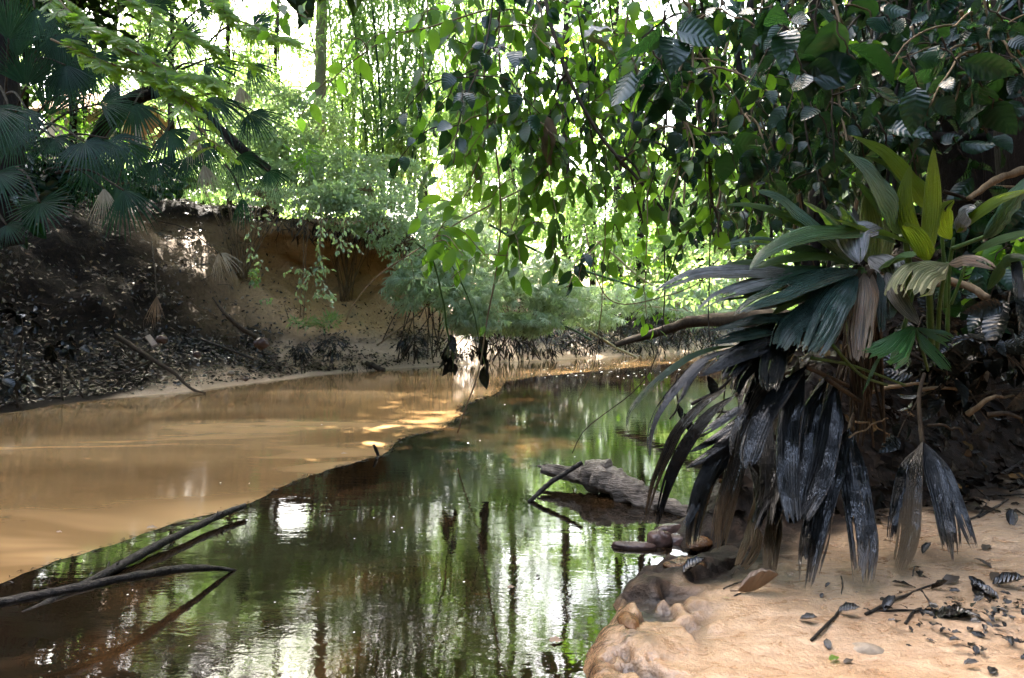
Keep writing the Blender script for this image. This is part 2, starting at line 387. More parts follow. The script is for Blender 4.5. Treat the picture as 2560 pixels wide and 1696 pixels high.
def m_bank():
    m, nt, out = newmat('creek bank earth'); co = objco(nt)
    at = lambda n: N(nt, 'ShaderNodeAttribute', _attribute_name=n).outputs['Fac']
    n1 = noise(nt, 2.2, 5, .6, co); n2 = noise(nt, 14, 6, .65, co); n3 = noise(nt, 60, 4, .6, co)
    sand = ramp(nt, n2, [(.3, (.30, .20, .125)), (.7, (.48, .345, .235))])
    och = mixc(nt, n1, (.38, .215, .08), (.55, .34, .15)); och = mixc(nt, .55, och, ramp(nt, n2, [(.3, .35), (.65, 1.0)]), 'MULTIPLY')
    och = mixc(nt, ramp(nt, n1, [(.56, 0.0), (.68, .45)]), och, (.05, .06, .02))
    dk = ramp(nt, n2, [(.3, (.004, .003, .0025)), (.55, (.013, .0085, .0055)), (.75, (.045, .029, .018))])
    col = mixc(nt, at('litter'), sand, dk); col = mixc(nt, at('clay'), col, och)
    col = mixc(nt, math_(nt, 'MULTIPLY', at('oil'), ramp(nt, n2, [(.38, 0.0), (.52, 1.0)])), col, (.008, .008, .009))
    col = mixc(nt, .4, col, ramp(nt, n3, [(.3, .45), (.65, 1.0)]), 'MULTIPLY')
    pr = N(nt, 'ShaderNodeBsdfPrincipled', Roughness=.8); L(nt, col, pr.inputs['Base Color']); L(nt, mixc(nt, at('litter'), (.4,)*3, (.1,)*3), pr.inputs['Specular IOR Level'])
    L(nt, mixc(nt, at('oil'), mixc(nt, at('litter'), (.45,)*3, (.8,)*3), (.25,)*3), pr.inputs['Roughness'])
    L(nt, bump(nt, math_(nt, 'ADD', n2, math_(nt, 'MULTIPLY', n3, .35)), .7, .05), pr.inputs['Normal'])
    L(nt, pr.outputs[0], out.inputs[0]); return m
M['bank'] = m_bank()
bank = obj('creek_bank', mb, M['bank'], kind='structure')
def attr(o, name, arr):
    a = o.data.attributes.new(name, 'FLOAT', 'POINT'); a.data.foreach_set('value', np.asarray(arr, np.float32).ravel())
attr(bank, 'litter', lit*(1-hol)); attr(bank, 'clay', hol); attr(bank, 'oil', np.clip(oilz, 0, 1))

# ---- right bank: height field, sand spit in front rising to a dark steep bank
redge = np.array([(-1.6, -8), (-.6, -3), (-.2, -.5), (.08, 1.2), (.20, 1.85), (.26, 2.02), (.345, 2.2), (.40, 2.36), (.50, 2.56), (.66, 2.63), (.82, 2.66), (.83, 2.80), (.74, 2.92), (.80, 3.12),
                  (1.0, 3.35), (1.3, 4.1), (1.9, 5.4), (3.2, 7.9), (5.2, 11), (8, 14), (12, 16.5), (20, 19), (40, 24), (110, 45)])
def rdist(p):
    best = np.full(p.shape[:-1], 1e9); sg = np.ones(p.shape[:-1])
    for a, b in zip(redge[:-1], redge[1:]):
        ab = b-a; t = np.clip(((p-a)@ab)/(ab@ab), 0, 1); q = a+t[..., None]*ab; d = np.linalg.norm(p-q, axis=-1)
        s = ab[0]*(p[..., 1]-a[1])-ab[1]*(p[..., 0]-a[0])
        u = d < best-1e-9; best = np.where(u, d, best); sg = np.where(u, -np.sign(s), sg)
    return best*sg
def rz(p):
    x, y = p[..., 0], p[..., 1]
    p3 = np.concatenate([p, np.zeros(p.shape[:-1]+(1,))], -1)
    d = rdist(p)+.05*fbm(p3*3.2, 3, 31)+.035*fbm(p3*13, 4, 32)
    lump = np.exp(-np.maximum(d, 0)/.2)
    z = np.where(d < 0, np.maximum(d*1.1, -.6), .085*(1-np.exp(-np.maximum(d, 0)/.035)))
    on = sstep(0, .1, d)
    z = z+on*(.05*lump*(fbm(p3*9.5, 4, 33))+.020*lump*fbm(p3*24, 3, 30)+.022*fbm(p3*np.array([2.0, 4.5, 1]), 3, 34)+.009*fbm(p3*np.array([6, 15, 1])+.4*fbm(p3*2, 2, 39)[..., None], 3, 35))+.06*sstep(.1, 1.6, d)
    toe = (y-(2.72+.42*(x-1.0)))*.92+.25*fbm(p3*1.1, 3, 36)
    e = np.minimum(toe, (d-.12)*1.25)
    e = np.where(y < 2, np.minimum(e, x-3.2), e)
    rise = np.clip(e, 0, None)
    z = z+np.minimum(rise*1.0, 2.4+.3*fbm(p3*.6, 3, 37))*(1+0*d)+sstep(.1, .6, rise)*.14*fbm(p3*2.6, 4, 38)
    return np.where(d < -.0, z*1.0, z)
def pitm(p):
    p3 = np.concatenate([p, np.zeros(p.shape[:-1]+(1,))], -1); d = rdist(p)
    return sstep(.08, .26, fbm(p3*7.5+3.3, 3, 47))*sstep(.45, .16, d+.08*fbm(p3*5, 2, 48))*sstep(.02, .06, d)*sstep(3.2, 2.6, p[..., 1])
def axis(a, b, c, d2, n1, n2, n3):
    return np.r_[a+(b-a)*(1-np.linspace(1, 0, n1)**2.2)[:-1] if False else b-(b-a)*np.linspace(1, 0, n1)[:-1]**2.2, np.linspace(b, c, n2)[:-1], c+(d2-c)*np.linspace(0, 1, n3)**2.2]
gx = axis(-12, -.4, 3.4, 120, 24, 300, 46); gy = axis(-20, 1.55, 5.2, 70, 26, 290, 46)
GX, GY = np.meshgrid(gx, gy, indexing='ij'); pp = np.stack([GX, GY], -1)
pit = pitm(pp); zr = rz(pp)-.045*pit; RB = np.stack([GX, GY, zr], -1)
# keep the right bank's sunken part below the creek bed's far side
mb = MB(); f = grid_faces(len(gx), len(gy))[:, ::-1]
zf = zr.ravel()[f].max(1); mb.add(RB.reshape(-1, 3), f[zf > -.58])
rd = rdist(pp); pz3 = np.stack([GX, GY, 0*GX], -1)
toe = (GY-(2.72+.42*(GX-1.0)))*.92
rlit = np.maximum(sstep(-.10, .14, (GY-(2.44+.55*np.maximum(GX-1.1, -.3)))*.9+.30*fbm(pz3*2.6, 4, 41)+.12*fbm(pz3*9, 3, 42)), sstep(1.3, .5, GY))  # also darkened behind the camera to cut fill light
def m_sand():
    m, nt, out = newmat('wet sandy mud'); co = objco(nt)
    at = lambda n: N(nt, 'ShaderNodeAttribute', _attribute_name=n).outputs['Fac']
    n1 = noise(nt, 2.6, 4, .55, co); n2 = noise(nt, 11, 6, .6, mapped(nt, co, (1, 1.6, 1)), .6); n3 = noise(nt, 90, 3, .6, co)
    sand = ramp(nt, n1, [(.3, (.31, .195, .112)), (.7, (.48, .33, .205))])
    sand = mixc(nt, .6, sand, ramp(nt, n2, [(.32, (.55, .42, .32)), (.6, (1, 1, 1))]), 'MULTIPLY')
    n4 = noise(nt, 3.0, 5, .6, mapped(nt, co, (.8, 3.2, 1), (0, 0, .25)), 1.5)
    sand = mixc(nt, ramp(nt, n4, [(.50, 0.0), (.56, .55), (.60, 0.0)]), sand, (.26, .15, .08))
    gr = noise(nt, 260, 2, .6, co); sand = mixc(nt, .5, sand, ramp(nt, gr, [(.30, .45), (.5, 1.0), (.75, 1.25)]), 'MULTIPLY')
    wet = at('wet')
    sand = mixc(nt, math_(nt, 'MULTIPLY', wet, ramp(nt, n2, [(.35, .25), (.62, 1.0)])), sand, (.07, .030, .011))
    sand = mixc(nt, at('pit'), sand, (.010, .007, .006))
    sand = mixc(nt, math_(nt, 'MULTIPLY', math_(nt, 'MULTIPLY', wet, wet), ramp(nt, n2, [(.55, 0.0), (.66, .9)])), sand, (.012, .008, .007))
    dk = ramp(nt, noise(nt, 16, 6, .65, co), [(.3, (.006, .005, .004)), (.55, (.022, .015, .011)), (.75, (.07, .045, .03))])
    col = mixc(nt, at('litter'), sand, dk)
    col = mixc(nt, .38, col, ramp(nt, n3, [(.3, .3), (.6, 1.0)]), 'MULTIPLY')
    pr = N(nt, 'ShaderNodeBsdfPrincipled', Roughness=.5); L(nt, col, pr.inputs['Base Color']); L(nt, mixc(nt, at('litter'), (.5,)*3, (.12,)*3), pr.inputs['Specular IOR Level'])
    rg = mixc(nt, wet, ramp(nt, n2, [(.35, .20), (.65, .55)]), (.12,)*3); rg = mixc(nt, at('litter'), rg, (.6,)*3); L(nt, rg, pr.inputs['Roughness'])
    L(nt, bump(nt, math_(nt, 'ADD', math_(nt, 'MULTIPLY', n2, .8), math_(nt, 'MULTIPLY', n3, .30)), .6, .03), pr.inputs['Normal'])
    L(nt, pr.outputs[0], out.inputs[0]); return m
M['sand'] = m_sand()
sand = obj('sand_bank', mb, M['sand'], kind='structure')
wetm = np.clip(sstep(.30, .04, rd+.10*fbm(pz3*6, 3, 44)-.03)+sstep(.35, .0, np.hypot(GX-.95, (GY-2.85)*1.2)-.15), 0, 1)
attr(sand, 'litter', rlit); attr(sand, 'wet', wetm); attr(sand, 'pit', pit)

# ---- creek bed, water, oily film
def flat(name, pts, z, mat, kind='structure'):
    m = bpy.data.meshes.new(name); m.from_pydata([(float(a), float(b), z) for a, b in pts], [], [list(range(len(pts)))]); m.update(); m.materials.append(mat)
    o = bpy.data.objects.new(name, m); COL.objects.link(o); o['kind'] = kind; return o
mbed, nt, out = newmat('creek bed mud')
pr = N(nt, 'ShaderNodeBsdfPrincipled', Roughness=.8); L(nt, ramp(nt, noise(nt, 2, 4, .6, objco(nt)), [(.3, (.05, .03, .015)), (.7, (.14, .08, .035))]), pr.inputs['Base Color']); L(nt, pr.outputs[0], out.inputs[0])
flat('creek_bed', [(-300, -200), (300, -200), (300, 400), (-300, 400)], -.62, mbed)

def m_water(name, dark):
    m, nt, out = newmat(name); co = objco(nt)
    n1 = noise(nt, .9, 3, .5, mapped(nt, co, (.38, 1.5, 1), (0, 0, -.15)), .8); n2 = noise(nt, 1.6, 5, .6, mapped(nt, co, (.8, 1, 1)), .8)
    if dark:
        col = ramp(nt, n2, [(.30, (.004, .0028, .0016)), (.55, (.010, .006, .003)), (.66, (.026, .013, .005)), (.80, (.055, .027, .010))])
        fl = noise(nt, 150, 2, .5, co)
    else:
        col = ramp(nt, n1, [(.30, (.115, .066, .027)), (.50, (.165, .098, .041)), (.68, (.36, .22, .10))])  # lighter bands in the base colour stand in for soft sunlight
    pr = N(nt, 'ShaderNodeBsdfPrincipled', Roughness=.02 if dark else .06, IOR=1.5 if dark else 1.33)
    L(nt, col, pr.inputs['Base Color'])
    pr.inputs['Specular IOR Level'].default_value = .5
    r1 = noise(nt, 7, 3, .5, mapped(nt, co, (.55, 1.9, 1), (0, 0, .5)), .5); r2 = noise(nt, 55, 2, .5, mapped(nt, co, (1, 1.6, 1)))
    r3 = noise(nt, 1.2, 2, .5, co)
    h = math_(nt, 'ADD', math_(nt, 'MULTIPLY', r1, .5), math_(nt, 'MULTIPLY', math_(nt, 'MULTIPLY', r2, ramp(nt, r3, [(.4, .0), (.65, 1.0)])), .14))
    L(nt, bump(nt, h, .085 if dark else .07, .02), pr.inputs['Normal'])
    L(nt, pr.outputs[0], out.inputs[0]); return m
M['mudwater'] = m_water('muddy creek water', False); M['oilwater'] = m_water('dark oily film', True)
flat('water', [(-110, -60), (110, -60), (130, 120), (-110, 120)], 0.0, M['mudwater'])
line = [(-700, 1490), (-300, 1440), (-100, 1385), (0, 1346), (60, 1325), (130, 1300), (200, 1283), (250, 1268), (320, 1240), (390, 1216), (470, 1196), (560, 1172), (630, 1140), (700, 1110), (760, 1088), (805, 1078), (850, 1066), (905, 1046), (935, 1012), (1000, 1000), (1040, 985),
        (1062, 958), (1072, 938), (1100, 925), (1150, 905), (1165, 888), (1230, 872), (1300, 866), (1390, 857), (1470, 849), (1560, 841), (1700, 832), (1900, 824)]
bp = np.array([DG(x, y)[:2] for x, y in line]); bp = catmull(bp, 420)
wob = fbm(np.c_[np.arange(420)*.11, np.zeros(420), np.zeros(420)], 5, 61); wob2 = vnoise(np.c_[np.arange(420)*.6, np.zeros(420), np.ones(420)], 62)
tg = nrm(np.gradient(bp, axis=0)); dist = np.linalg.norm(bp, axis=1)
bp = bp+np.c_[-tg[:, 1], tg[:, 0]]*((.035*wob+.012*wob2)*np.clip(dist/3, .6, 3))[:, None]
FT, FB = tg, bp
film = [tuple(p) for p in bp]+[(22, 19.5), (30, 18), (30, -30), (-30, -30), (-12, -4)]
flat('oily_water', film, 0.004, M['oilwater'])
# ================================================================== FOREGROUND STRAP-LEAVED PALMS
M['b_green'] = m_blade('green blade', (.07, .15, .06), (.11, .20, .085), stain_amt=.5, rough=.3, transl=.22)
M['b_teal'] = m_blade('grey green blade', (.10, .19, .14), (.17, .27, .21), stain_amt=.3, rough=.26, transl=.12)
M['b_lime'] = m_blade('yellow green blade', (.09, .15, .012), (.14, .20, .02), stain_amt=.7, rough=.34, transl=.4, tcol=(.34, .46, .02))
M['b_beige'] = m_blade('faded blade', (.30, .27, .15), (.20, .20, .09), stain=(.04, .05, .03), stain_amt=.7, rough=.45, transl=.25)
M['b_silver'] = m_blade('sky sheen blade', (.24, .24, .235), (.40, .40, .40), stain=(.04, .045, .045), stain_amt=.6, rough=.25, transl=.05)  # pale grey base colour stands in for bright sky sheen
M['b_dark'] = m_blade('dark glossy blade', (.018, .048, .040), (.04, .08, .065), stain=(.01, .014, .014), stain_amt=.5, rough=.2, transl=.04)
M['b_brown'] = m_blade('dead striped blade', (.22, .11, .045), (.30, .22, .14), stain=(.02, .014, .01), stain_amt=.95, rough=.4, transl=.08)
M['b_oil'] = m_blade('oil coated blade', (.008, .010, .011), (.013, .015, .016), stain=(.004, .004, .005), stain_amt=.7, rough=.16, transl=0, oil=.3, mud=.24, drops=.5)
M['b_oilpale'] = m_blade('muddy striped blade', (.20, .15, .09), (.30, .25, .18), stain=(.01, .01, .009), stain_amt=1.0, rough=.32, transl=0, oil=.12, mud=.42, drops=.5)
M['b_fresh'] = m_blade('torn green blade', (.02, .09, .02), (.035, .13, .03), stain_amt=.15, rough=.3, transl=.2)

def ZA(x, y): return 1500+x*.4478, 300+y*.4478
def ZB(x, y): return 1500+x*.4478, 800+y*.4478
def blade(zone, pts, w, d0, d1, npl=8, prof='lance', roll=0.0, up=None, jag=.08, seed=0, bow=.16, tears=2, mb=None, pleat=.046):
    rs = np.random.RandomState(seed*13+5)
    if up is None: up = .45 if prof == 'hang' else 1.1
    cv = ZA if zone == 'A' else ZB
    n = 26
    p2 = catmull([cv(*p) for p in pts], n); t = np.linspace(0, 1, n)
    dd = d0+(d1-d0)*t
    C = np.stack([(p2[:, 0]-CX)/F*dd, dd, CAMZ+(HOR-p2[:, 1])/F*dd], -1)
    T = nrm(np.gradient(C, axis=0)); view = nrm(np.array([0, 0, CAMZ])-C)
    nd = view+np.array([0, 0, up]); nd = nrm(nd-T*(nd*T).sum(-1, keepdims=True)); X = np.cross(T, nd)
    rl = roll+.25*(t-.5)*rs.uniform(-1, 1); c, s = np.cos(rl)[:, None], np.sin(rl)[:, None]
    nd, X = nd*c+X*s, X*c-nd*s
    wm = .80*w*.4478/F*(d0+d1)/2/np.clip(abs((nd*view).sum(-1)).mean(), .45, 1)
    if prof == 'lance': h = np.sin(np.pi*np.clip(t, 0, 1)**.8)**.75
    elif prof == 'hang': h = np.clip(t/.25, 0, 1)**.7*np.where(t > .62, 1-.50*(np.clip(t-.62, 0, 1)/.38)**1.4, 1)
    elif prof == 'fold': h = np.clip(t/.35, 0, 1)**.8*(1-np.clip((t-.8)/.2, 0, 1)**2*.8)
    elif prof == 'strap': h = np.clip(t/.15, 0, 1)**.6*np.clip((1-t)/.5, 0, 1)**.6
    elif prof == 'wide': h = .12+.88*np.clip(t/.6, 0, 1)**.8
    h = np.maximum(h, .025)
    m = 2*npl+1; sx = np.linspace(-1, 1, m)
    tend = 1-jag*rs.rand(m); tend[m//2] = 1
    V = np.zeros((n, m, 3)); UV = np.zeros((n, m, 2))
    for j in range(m):
        tj = t*tend[j]
        f = lambda a: np.stack([np.interp(tj, t, a[:, k]) for k in range(3)], -1)
        hh = np.interp(tj, t, h)*wm/2*(1+.03*np.sin(t*9+j))
        z = (pleat*wm*(1 if j % 2 else -1)*np.interp(tj, t, h)-bow*wm*sx[j]**2*np.interp(tj, t, h))
        V[:, j] = f(C)+f(X)*(sx[j]*hh)[:, None]+f(nd)*z[:, None]; UV[:, j, 0] = (sx[j]+1)/2; UV[:, j, 1] = t
    V += (.010*wm/.1*fbm(V*7, 2, seed+3))[..., None]*nd[:, None]
    fc = grid_faces(n, m); keep = np.ones(len(fc), bool); fi = np.arange(len(fc)); row, colm = fi//(m-1), fi % (m-1)
    for k in range(tears):
        cx = rs.randint(1, m-2); r0 = int(n*rs.uniform(.55, .85)); keep &= ~((colm == cx) & (row >= r0))
    own = mb is None
    if own: mb = MB()
    mb.add(V.reshape(-1, 3), fc[keep], UV.reshape(-1, 2)); return mb
def petiole(zone, pts, d0, d1, r=.006):
    cv = ZA if zone == 'A' else ZB
    mb = MB(); p2 = np.array([cv(*p) for p in pts]); dd = np.linspace(d0, d1, len(pts))
    tube(mb, [P(a, b, d) for (a, b), d in zip(p2, dd)], [r*1.25, r], 7, 14); return mb

S1, S2, S3, S4 = [], [], [], []
# (mat, zone, pts, width, d0, d1, options)
MAIN = [
 ('b_beige', 'A', [(1500, 800), (1512, 600), (1490, 392)], 145, 2.72, 2.62, dict(prof='strap', tears=0)),
 ('b_teal', 'A', [(1430, 800), (1290, 640), (1110, 490), (980, 410), (860, 393)], 105, 2.66, 2.35, dict(tears=3)),
 ('b_green', 'A', [(1400, 790), (1230, 630), (1000, 510), (830, 470), (690, 482)], 55, 2.70, 2.40, {}),
 ('b_beige', 'A', [(1450, 790), (1330, 590), (1230, 490), (1130, 455)], 95, 2.74, 2.5, dict(tears=4)),
 ('b_silver', 'A', [(1380, 560), (1340, 500), (1310, 470)], 60, 2.8, 2.75, dict(prof='strap')),
 ('b_silver', 'A', [(1450, 600), (1420, 520), (1400, 470)], 45, 2.8, 2.78, dict(prof='strap')),
 ('b_lime', 'A', [(1760, 700), (1600, 630), (1430, 585), (1290, 553)], 50, 2.62, 2.35, {}),
 ('b_silver', 'A', [(1585, 600), (1500, 580), (1420, 620), (1425, 720), (1445, 810)], 130, 2.52, 2.38, dict(prof='lance', up=.9)),
 ('b_green', 'A', [(1660, 690), (1560, 625), (1400, 603), (1230, 612), (1050, 660), (910, 740), (828, 850)], 84, 2.55, 2.20, dict(tears=1)),
 ('b_green', 'A', [(1400, 800), (1250, 752), (1090, 758), (950, 790), (860, 832)], 55, 2.6, 2.30, {}),
 ('b_teal', 'A', [(1400, 800), (1250, 740), (1060, 685), (860, 660), (680, 705)], 66, 2.7, 2.35, {}),
 ('b_silver', 'A', [(1400, 850), (1150, 855), (850, 828), (560, 850), (400, 900), (280, 975)], 74, 2.62, 2.18, dict(tears=2)),
 ('b_green', 'A', [(1200, 850), (980, 805), (800, 790), (640, 830)], 40, 2.7, 2.5, {}),
 ('b_silver', 'A', [(1380, 860), (1150, 875), (900, 897), (700, 955), (520, 1080)], 72, 2.62, 2.2, dict(tears=3)),
 ('b_dark', 'A', [(1440, 835), (1280, 838), (1110, 885), (930, 980), (740, 1100)], 125, 2.55, 2.15, dict(tears=3, roll=.2)),
 ('b_dark', 'A', [(1430, 860), (1300, 955), (1210, 1090), (1130, 1290)], 150, 2.50, 2.18, dict(prof='hang', tears=2)),
 ('b_dark', 'A', [(1440, 870), (1350, 980), (1270, 1130), (1195, 1310)], 120, 2.46, 2.20, dict(prof='hang', tears=2)),
 ('b_brown', 'A', [(1475, 850), (1470, 990), (1450, 1160), (1440, 1350)], 150, 2.46, 2.3, dict(prof='hang', tears=4)),
 ('b_brown', 'A', [(1520, 860), (1520, 990), (1500, 1100), (1480, 1230)], 70, 2.47, 2.36, dict(prof='hang', tears=3)),
 ('b_dark', 'A', [(1550, 845), (1570, 950), (1575, 1190)], 54, 2.5, 2.4, dict(prof='hang')),
 ('b_silver', 'A', [(1500, 760), (1580, 780), (1620, 830), (1640, 890)], 130, 2.7, 2.55, dict(tears=2)),
 ('b_silver', 'A', [(1600, 770), (1680, 800), (1720, 860)], 70, 2.75, 2.7, {}),
 ('b_beige', 'A', [(1560, 800), (1590, 640), (1600, 540)], 120, 2.85, 2.8, dict(prof='strap')),
 ('b_dark', 'A', [(1400, 870), (1300, 1090), (1080, 1098), (850, 1110), (600, 1180)], 60, 2.6, 2.2, dict(tears=2)),
 ('b_dark', 'A', [(1350, 1060), (1050, 1140), (850, 1180), (590, 1255)], 70, 2.55, 2.2, dict(tears=2)),
 ('b_oil', 'A', [(1340, 1060), (1130, 1150), (900, 1225), (700, 1330), (540, 1430)], 115, 2.5, 2.12, dict(tears=2, roll=-.2)),
 ('b_dark', 'A', [(1420, 900), (1200, 1050), (1050, 1150), (985, 1280)], 115, 2.5, 2.2, dict(prof='hang')),
]
LOW = [
 ('b_green', 'B', [(760, 140), (620, 160), (480, 215), (300, 350), (185, 480), (152, 560), (157, 650)], 46, 2.3, 1.98, dict(pleat=.06)),
 ('b_oil', 'B', [(760, 150), (560, 230), (420, 380), (330, 500), (280, 640), (278, 815)], 66, 2.25, 1.98, {}),
 ('b_oil', 'B', [(620, 190), (520, 300), (455, 430), (430, 470)], 55, 2.3, 2.2, {}),
 ('b_oil', 'B', [(1130, -10), (1010, 90), (960, 250), (945, 400)], 120, 2.38, 2.25, dict(prof='hang', tears=3)),
 ('b_oil', 'B', [(1100, -60), (900, 60), (780, 210), (700, 330)], 90, 2.5, 2.3, dict(prof='hang')),
 ('b_oil', 'B', [(1130, 0), (960, 130), (800, 290), (745, 420)], 80, 2.5, 2.35, dict(prof='hang')),
 ('b_oil', 'B', [(1150, 60), (1000, 190), (850, 330), (790, 500)], 95, 2.52, 2.42, dict(prof='hang')),
 ('b_oil', 'B', [(1160, 250), (1050, 350), (940, 480), (860, 650), (815, 840)], 150, 2.32, 2.12, dict(prof='fold', tears=1)),
 ('b_oil', 'B', [(1140, 270), (1090, 420), (1055, 640), (1050, 880), (1085, 1140)], 170, 2.30, 2.22, dict(prof='hang', tears=2)),
 ('b_oil', 'B', [(1270, 330), (1190, 480), (1150, 690), (1110, 900), (1095, 1110)], 130, 2.38, 2.3, dict(prof='hang', tears=2)),
 ('b_oil', 'B', [(1310, 360), (1290, 570), (1240, 820), (1170, 1000), (1110, 1130)], 170, 2.36, 2.28, dict(prof='hang', tears=2)),
 ('b_oil', 'B', [(900, 540), (760, 610), (640, 780), (560, 950), (520, 1130), (500, 1290)], 140, 2.4, 2.55, dict(prof='hang', tears=3)),
 ('b_oil', 'B', [(840, 640), (720, 760), (590, 930), (470, 1160)], 80, 2.45, 2.55, dict(prof='hang', tears=1)),
 ('b_oilpale', 'B', [(850, 560), (790, 720), (725, 960), (690, 1120), (670, 1290)], 150, 2.33, 2.50, dict(prof='hang', tears=4, jag=.16)),
 ('b_oil', 'B', [(900, 490), (790, 560), (640, 660), (490, 745)], 75, 2.5, 2.4, {}),
 ('b_oil', 'B', [(900, 540), (760, 620), (610, 740), (470, 825)], 70, 2.45, 2.35, {}),
 ('b_oil', 'B', [(760, 420), (620, 500), (500, 640), (410, 800), (350, 980), (310, 1190)], 92, 2.35, 2.62, dict(prof='lance', roll=.3)),
 ('b_beige', 'B', [(830, 800), (880, 900), (895, 1020), (880, 1170)], 62, 2.5, 2.5, dict(prof='hang')),
 ('b_oil', 'B', [(960, 560), (930, 760), (930, 950), (860, 1180)], 110, 2.5, 2.48, dict(prof='hang', tears=2)),
 ('b_oil', 'B', [(1020, 640), (1010, 850), (985, 1020), (960, 1150)], 120, 2.46, 2.44, dict(prof='hang', tears=2)),
 ('b_oil', 'B', [(1160, 430), (1150, 700), (1180, 900), (1190, 1060)], 120, 2.5, 2.5, dict(prof='hang', tears=2)),
 ('b_brown', 'B', [(985, 1000), (960, 1140), (940, 1270), (930, 1395)], 74, 2.40, 2.42, dict(prof='hang', tears=5)),
 ('b_brown', 'B', [(1000, 1050), (1000, 1180), (985, 1290), (975, 1400)], 40, 2.40, 2.42, dict(prof='hang', tears=3)),
 ('b_brown', 'B', [(840, 1110), (855, 1210), (830, 1290), (780, 1380)], 95, 2.47, 2.45, dict(prof='hang', tears=3)),
]
VEE1 = [
 ('b_oil', 'B', [(1392, 610), (1320, 760), (1245, 980), (1200, 1190), (1145, 1510)], 150, 2.56, 2.12, dict(prof='hang', tears=1, jag=.2)),
 ('b_oil', 'B', [(1390, 610), (1405, 790), (1440, 1010), (1470, 1240), (1468, 1495)], 165, 2.56, 2.13, dict(prof='hang', tears=1, jag=.2)),
]
VEE2 = [
 ('b_oilpale', 'B', [(1800, 680), (1745, 830), (1735, 1030), (1715, 1230), (1660, 1430)], 105, 2.66, 2.24, dict(prof='hang', tears=1, jag=.15)),
 ('b_oil', 'B', [(1795, 690), (1700, 830), (1655, 1030), (1618, 1265)], 60, 2.66, 2.38, dict(prof='hang', tears=2, jag=.15)),
 ('b_oil', 'B', [(1805, 680), (1865, 840), (1925, 1050), (1960, 1230), (1975, 1370)], 115, 2.66, 2.28, dict(prof='hang', tears=1, jag=.2)),
 ('b_oil', 'B', [(1815, 690), (1930, 850), (2010, 1060), (2095, 1290)], 74, 2.66, 2.34, dict(prof='hang', tears=2, jag=.15)),
]
REAR = [
 ('b_teal', 'A', [(1700, 640), (1650, 480), (1560, 330), (1450, 215), (1335, 150)], 138, 2.62, 2.40, dict(tears=0)),
 ('b_lime', 'A', [(1870, 500), (1790, 360), (1680, 240), (1560, 150), (1395, 88)], 112, 2.85, 2.70, dict(tears=0, roll=.1)),
 ('b_teal', 'A', [(1760, 400), (1680, 300), (1600, 235), (1475, 195)], 62, 2.9, 2.8, {}),
 ('b_green', 'A', [(1640, 570), (1540, 440), (1430, 330), (1330, 265)], 62, 2.7, 2.55, {}),
 ('b_lime', 'A', [(1820, 790), (1770, 680), (1715, 560), (1700, 410), (1738, 238)], 112, 2.56, 2.52, dict(tears=0, up=.05)),
 ('b_lime', 'A', [(1830, 790), (1838, 650), (1852, 500), (1858, 350), (1861, 145)], 112, 2.58, 2.54, dict(tears=0, up=.05)),
 ('b_lime', 'A', [(1830, 790), (1800, 690), (1740, 610), (1690, 590)], 90, 2.54, 2.45, dict(prof='strap', up=.1)),
 ('b_lime', 'A', [(1960, 670), (1920, 590), (1920, 500), (1980, 445)], 110, 2.6, 2.52, dict(prof='lance', up=.1)),
 ('b_silver', 'A', [(1985, 630), (2000, 550), (2050, 490), (2100, 492)], 80, 2.62, 2.5, dict(prof='lance')),
 ('b_lime', 'A', [(1990, 630), (2090, 530), (2220, 440), (2400, 385)], 60, 2.6, 2.35, {}),
 ('b_teal', 'A', [(2140, 660), (2230, 520), (2310, 420), (2420, 290)], 105, 2.6, 2.35, {}),
 ('b_green', 'A', [(2080, 740), (2200, 670), (2320, 635), (2450, 610)], 46, 2.55, 2.3, {}),
 ('b_beige', 'A', [(1945, 800), (1830, 815), (1740, 880), (1690, 1000)], 130, 2.45, 2.25, dict(prof='fold', tears=5, jag=.2)),
 ('b_brown', 'A', [(1945, 800), (2040, 772), (2130, 790), (2215, 835)], 72, 2.45, 2.3, dict(prof='strap', tears=2)),
 ('b_oilpale', 'A', [(1600, 850), (1650, 950), (1710, 1050), (1785, 1145)], 92, 2.5, 2.3, dict(tears=3)),
 ('b_green', 'A', [(2160, 950), (2250, 790), (2330, 760), (2440, 790)], 60, 2.7, 2.5, {}),
 ('b_oil', 'A', [(2310, 740), (2330, 850), (2340, 1010)], 55, 2.6, 2.5, dict(prof='hang')),
]
TORN = [
 ('b_fresh', 'A', [(1745, 1150), (1680, 1210), (1590, 1290), (1500, 1330)], 150, 2.36, 2.25, dict(prof='wide', jag=.3, tears=2)),
 ('b_fresh', 'A', [(1600, 1290), (1550, 1340), (1500, 1450), (1460, 1540)], 22, 2.28, 2.25, {}),
 ('b_fresh', 'A', [(1760, 1170), (1820, 1250), (1900, 1330), (1968, 1405)], 70, 2.36, 2.28, dict(prof='fold', jag=.15)),
 ('b_fresh', 'A', [(1770, 1160), (1850, 1185), (1910, 1200), (1975, 1235)], 80, 2.4, 2.35, dict(prof='wide', jag=.3)),
]
rsx = np.random.RandomState(91)
for row in list(LOW)[3:20]:   # the skirt is several leaves deep: further leaves behind the front ones
    mt, zn, pts, w, d0, d1, kw = row; ox, oy = rsx.uniform(-70, 40), rsx.uniform(-70, 20)
    LOW.append((mt if rsx.rand() < .7 else 'b_oilpale', zn, [(x+ox+rsx.uniform(-14, 14), y+oy) for x, y in pts], w*.85, d0+.14, d1+.16, kw))
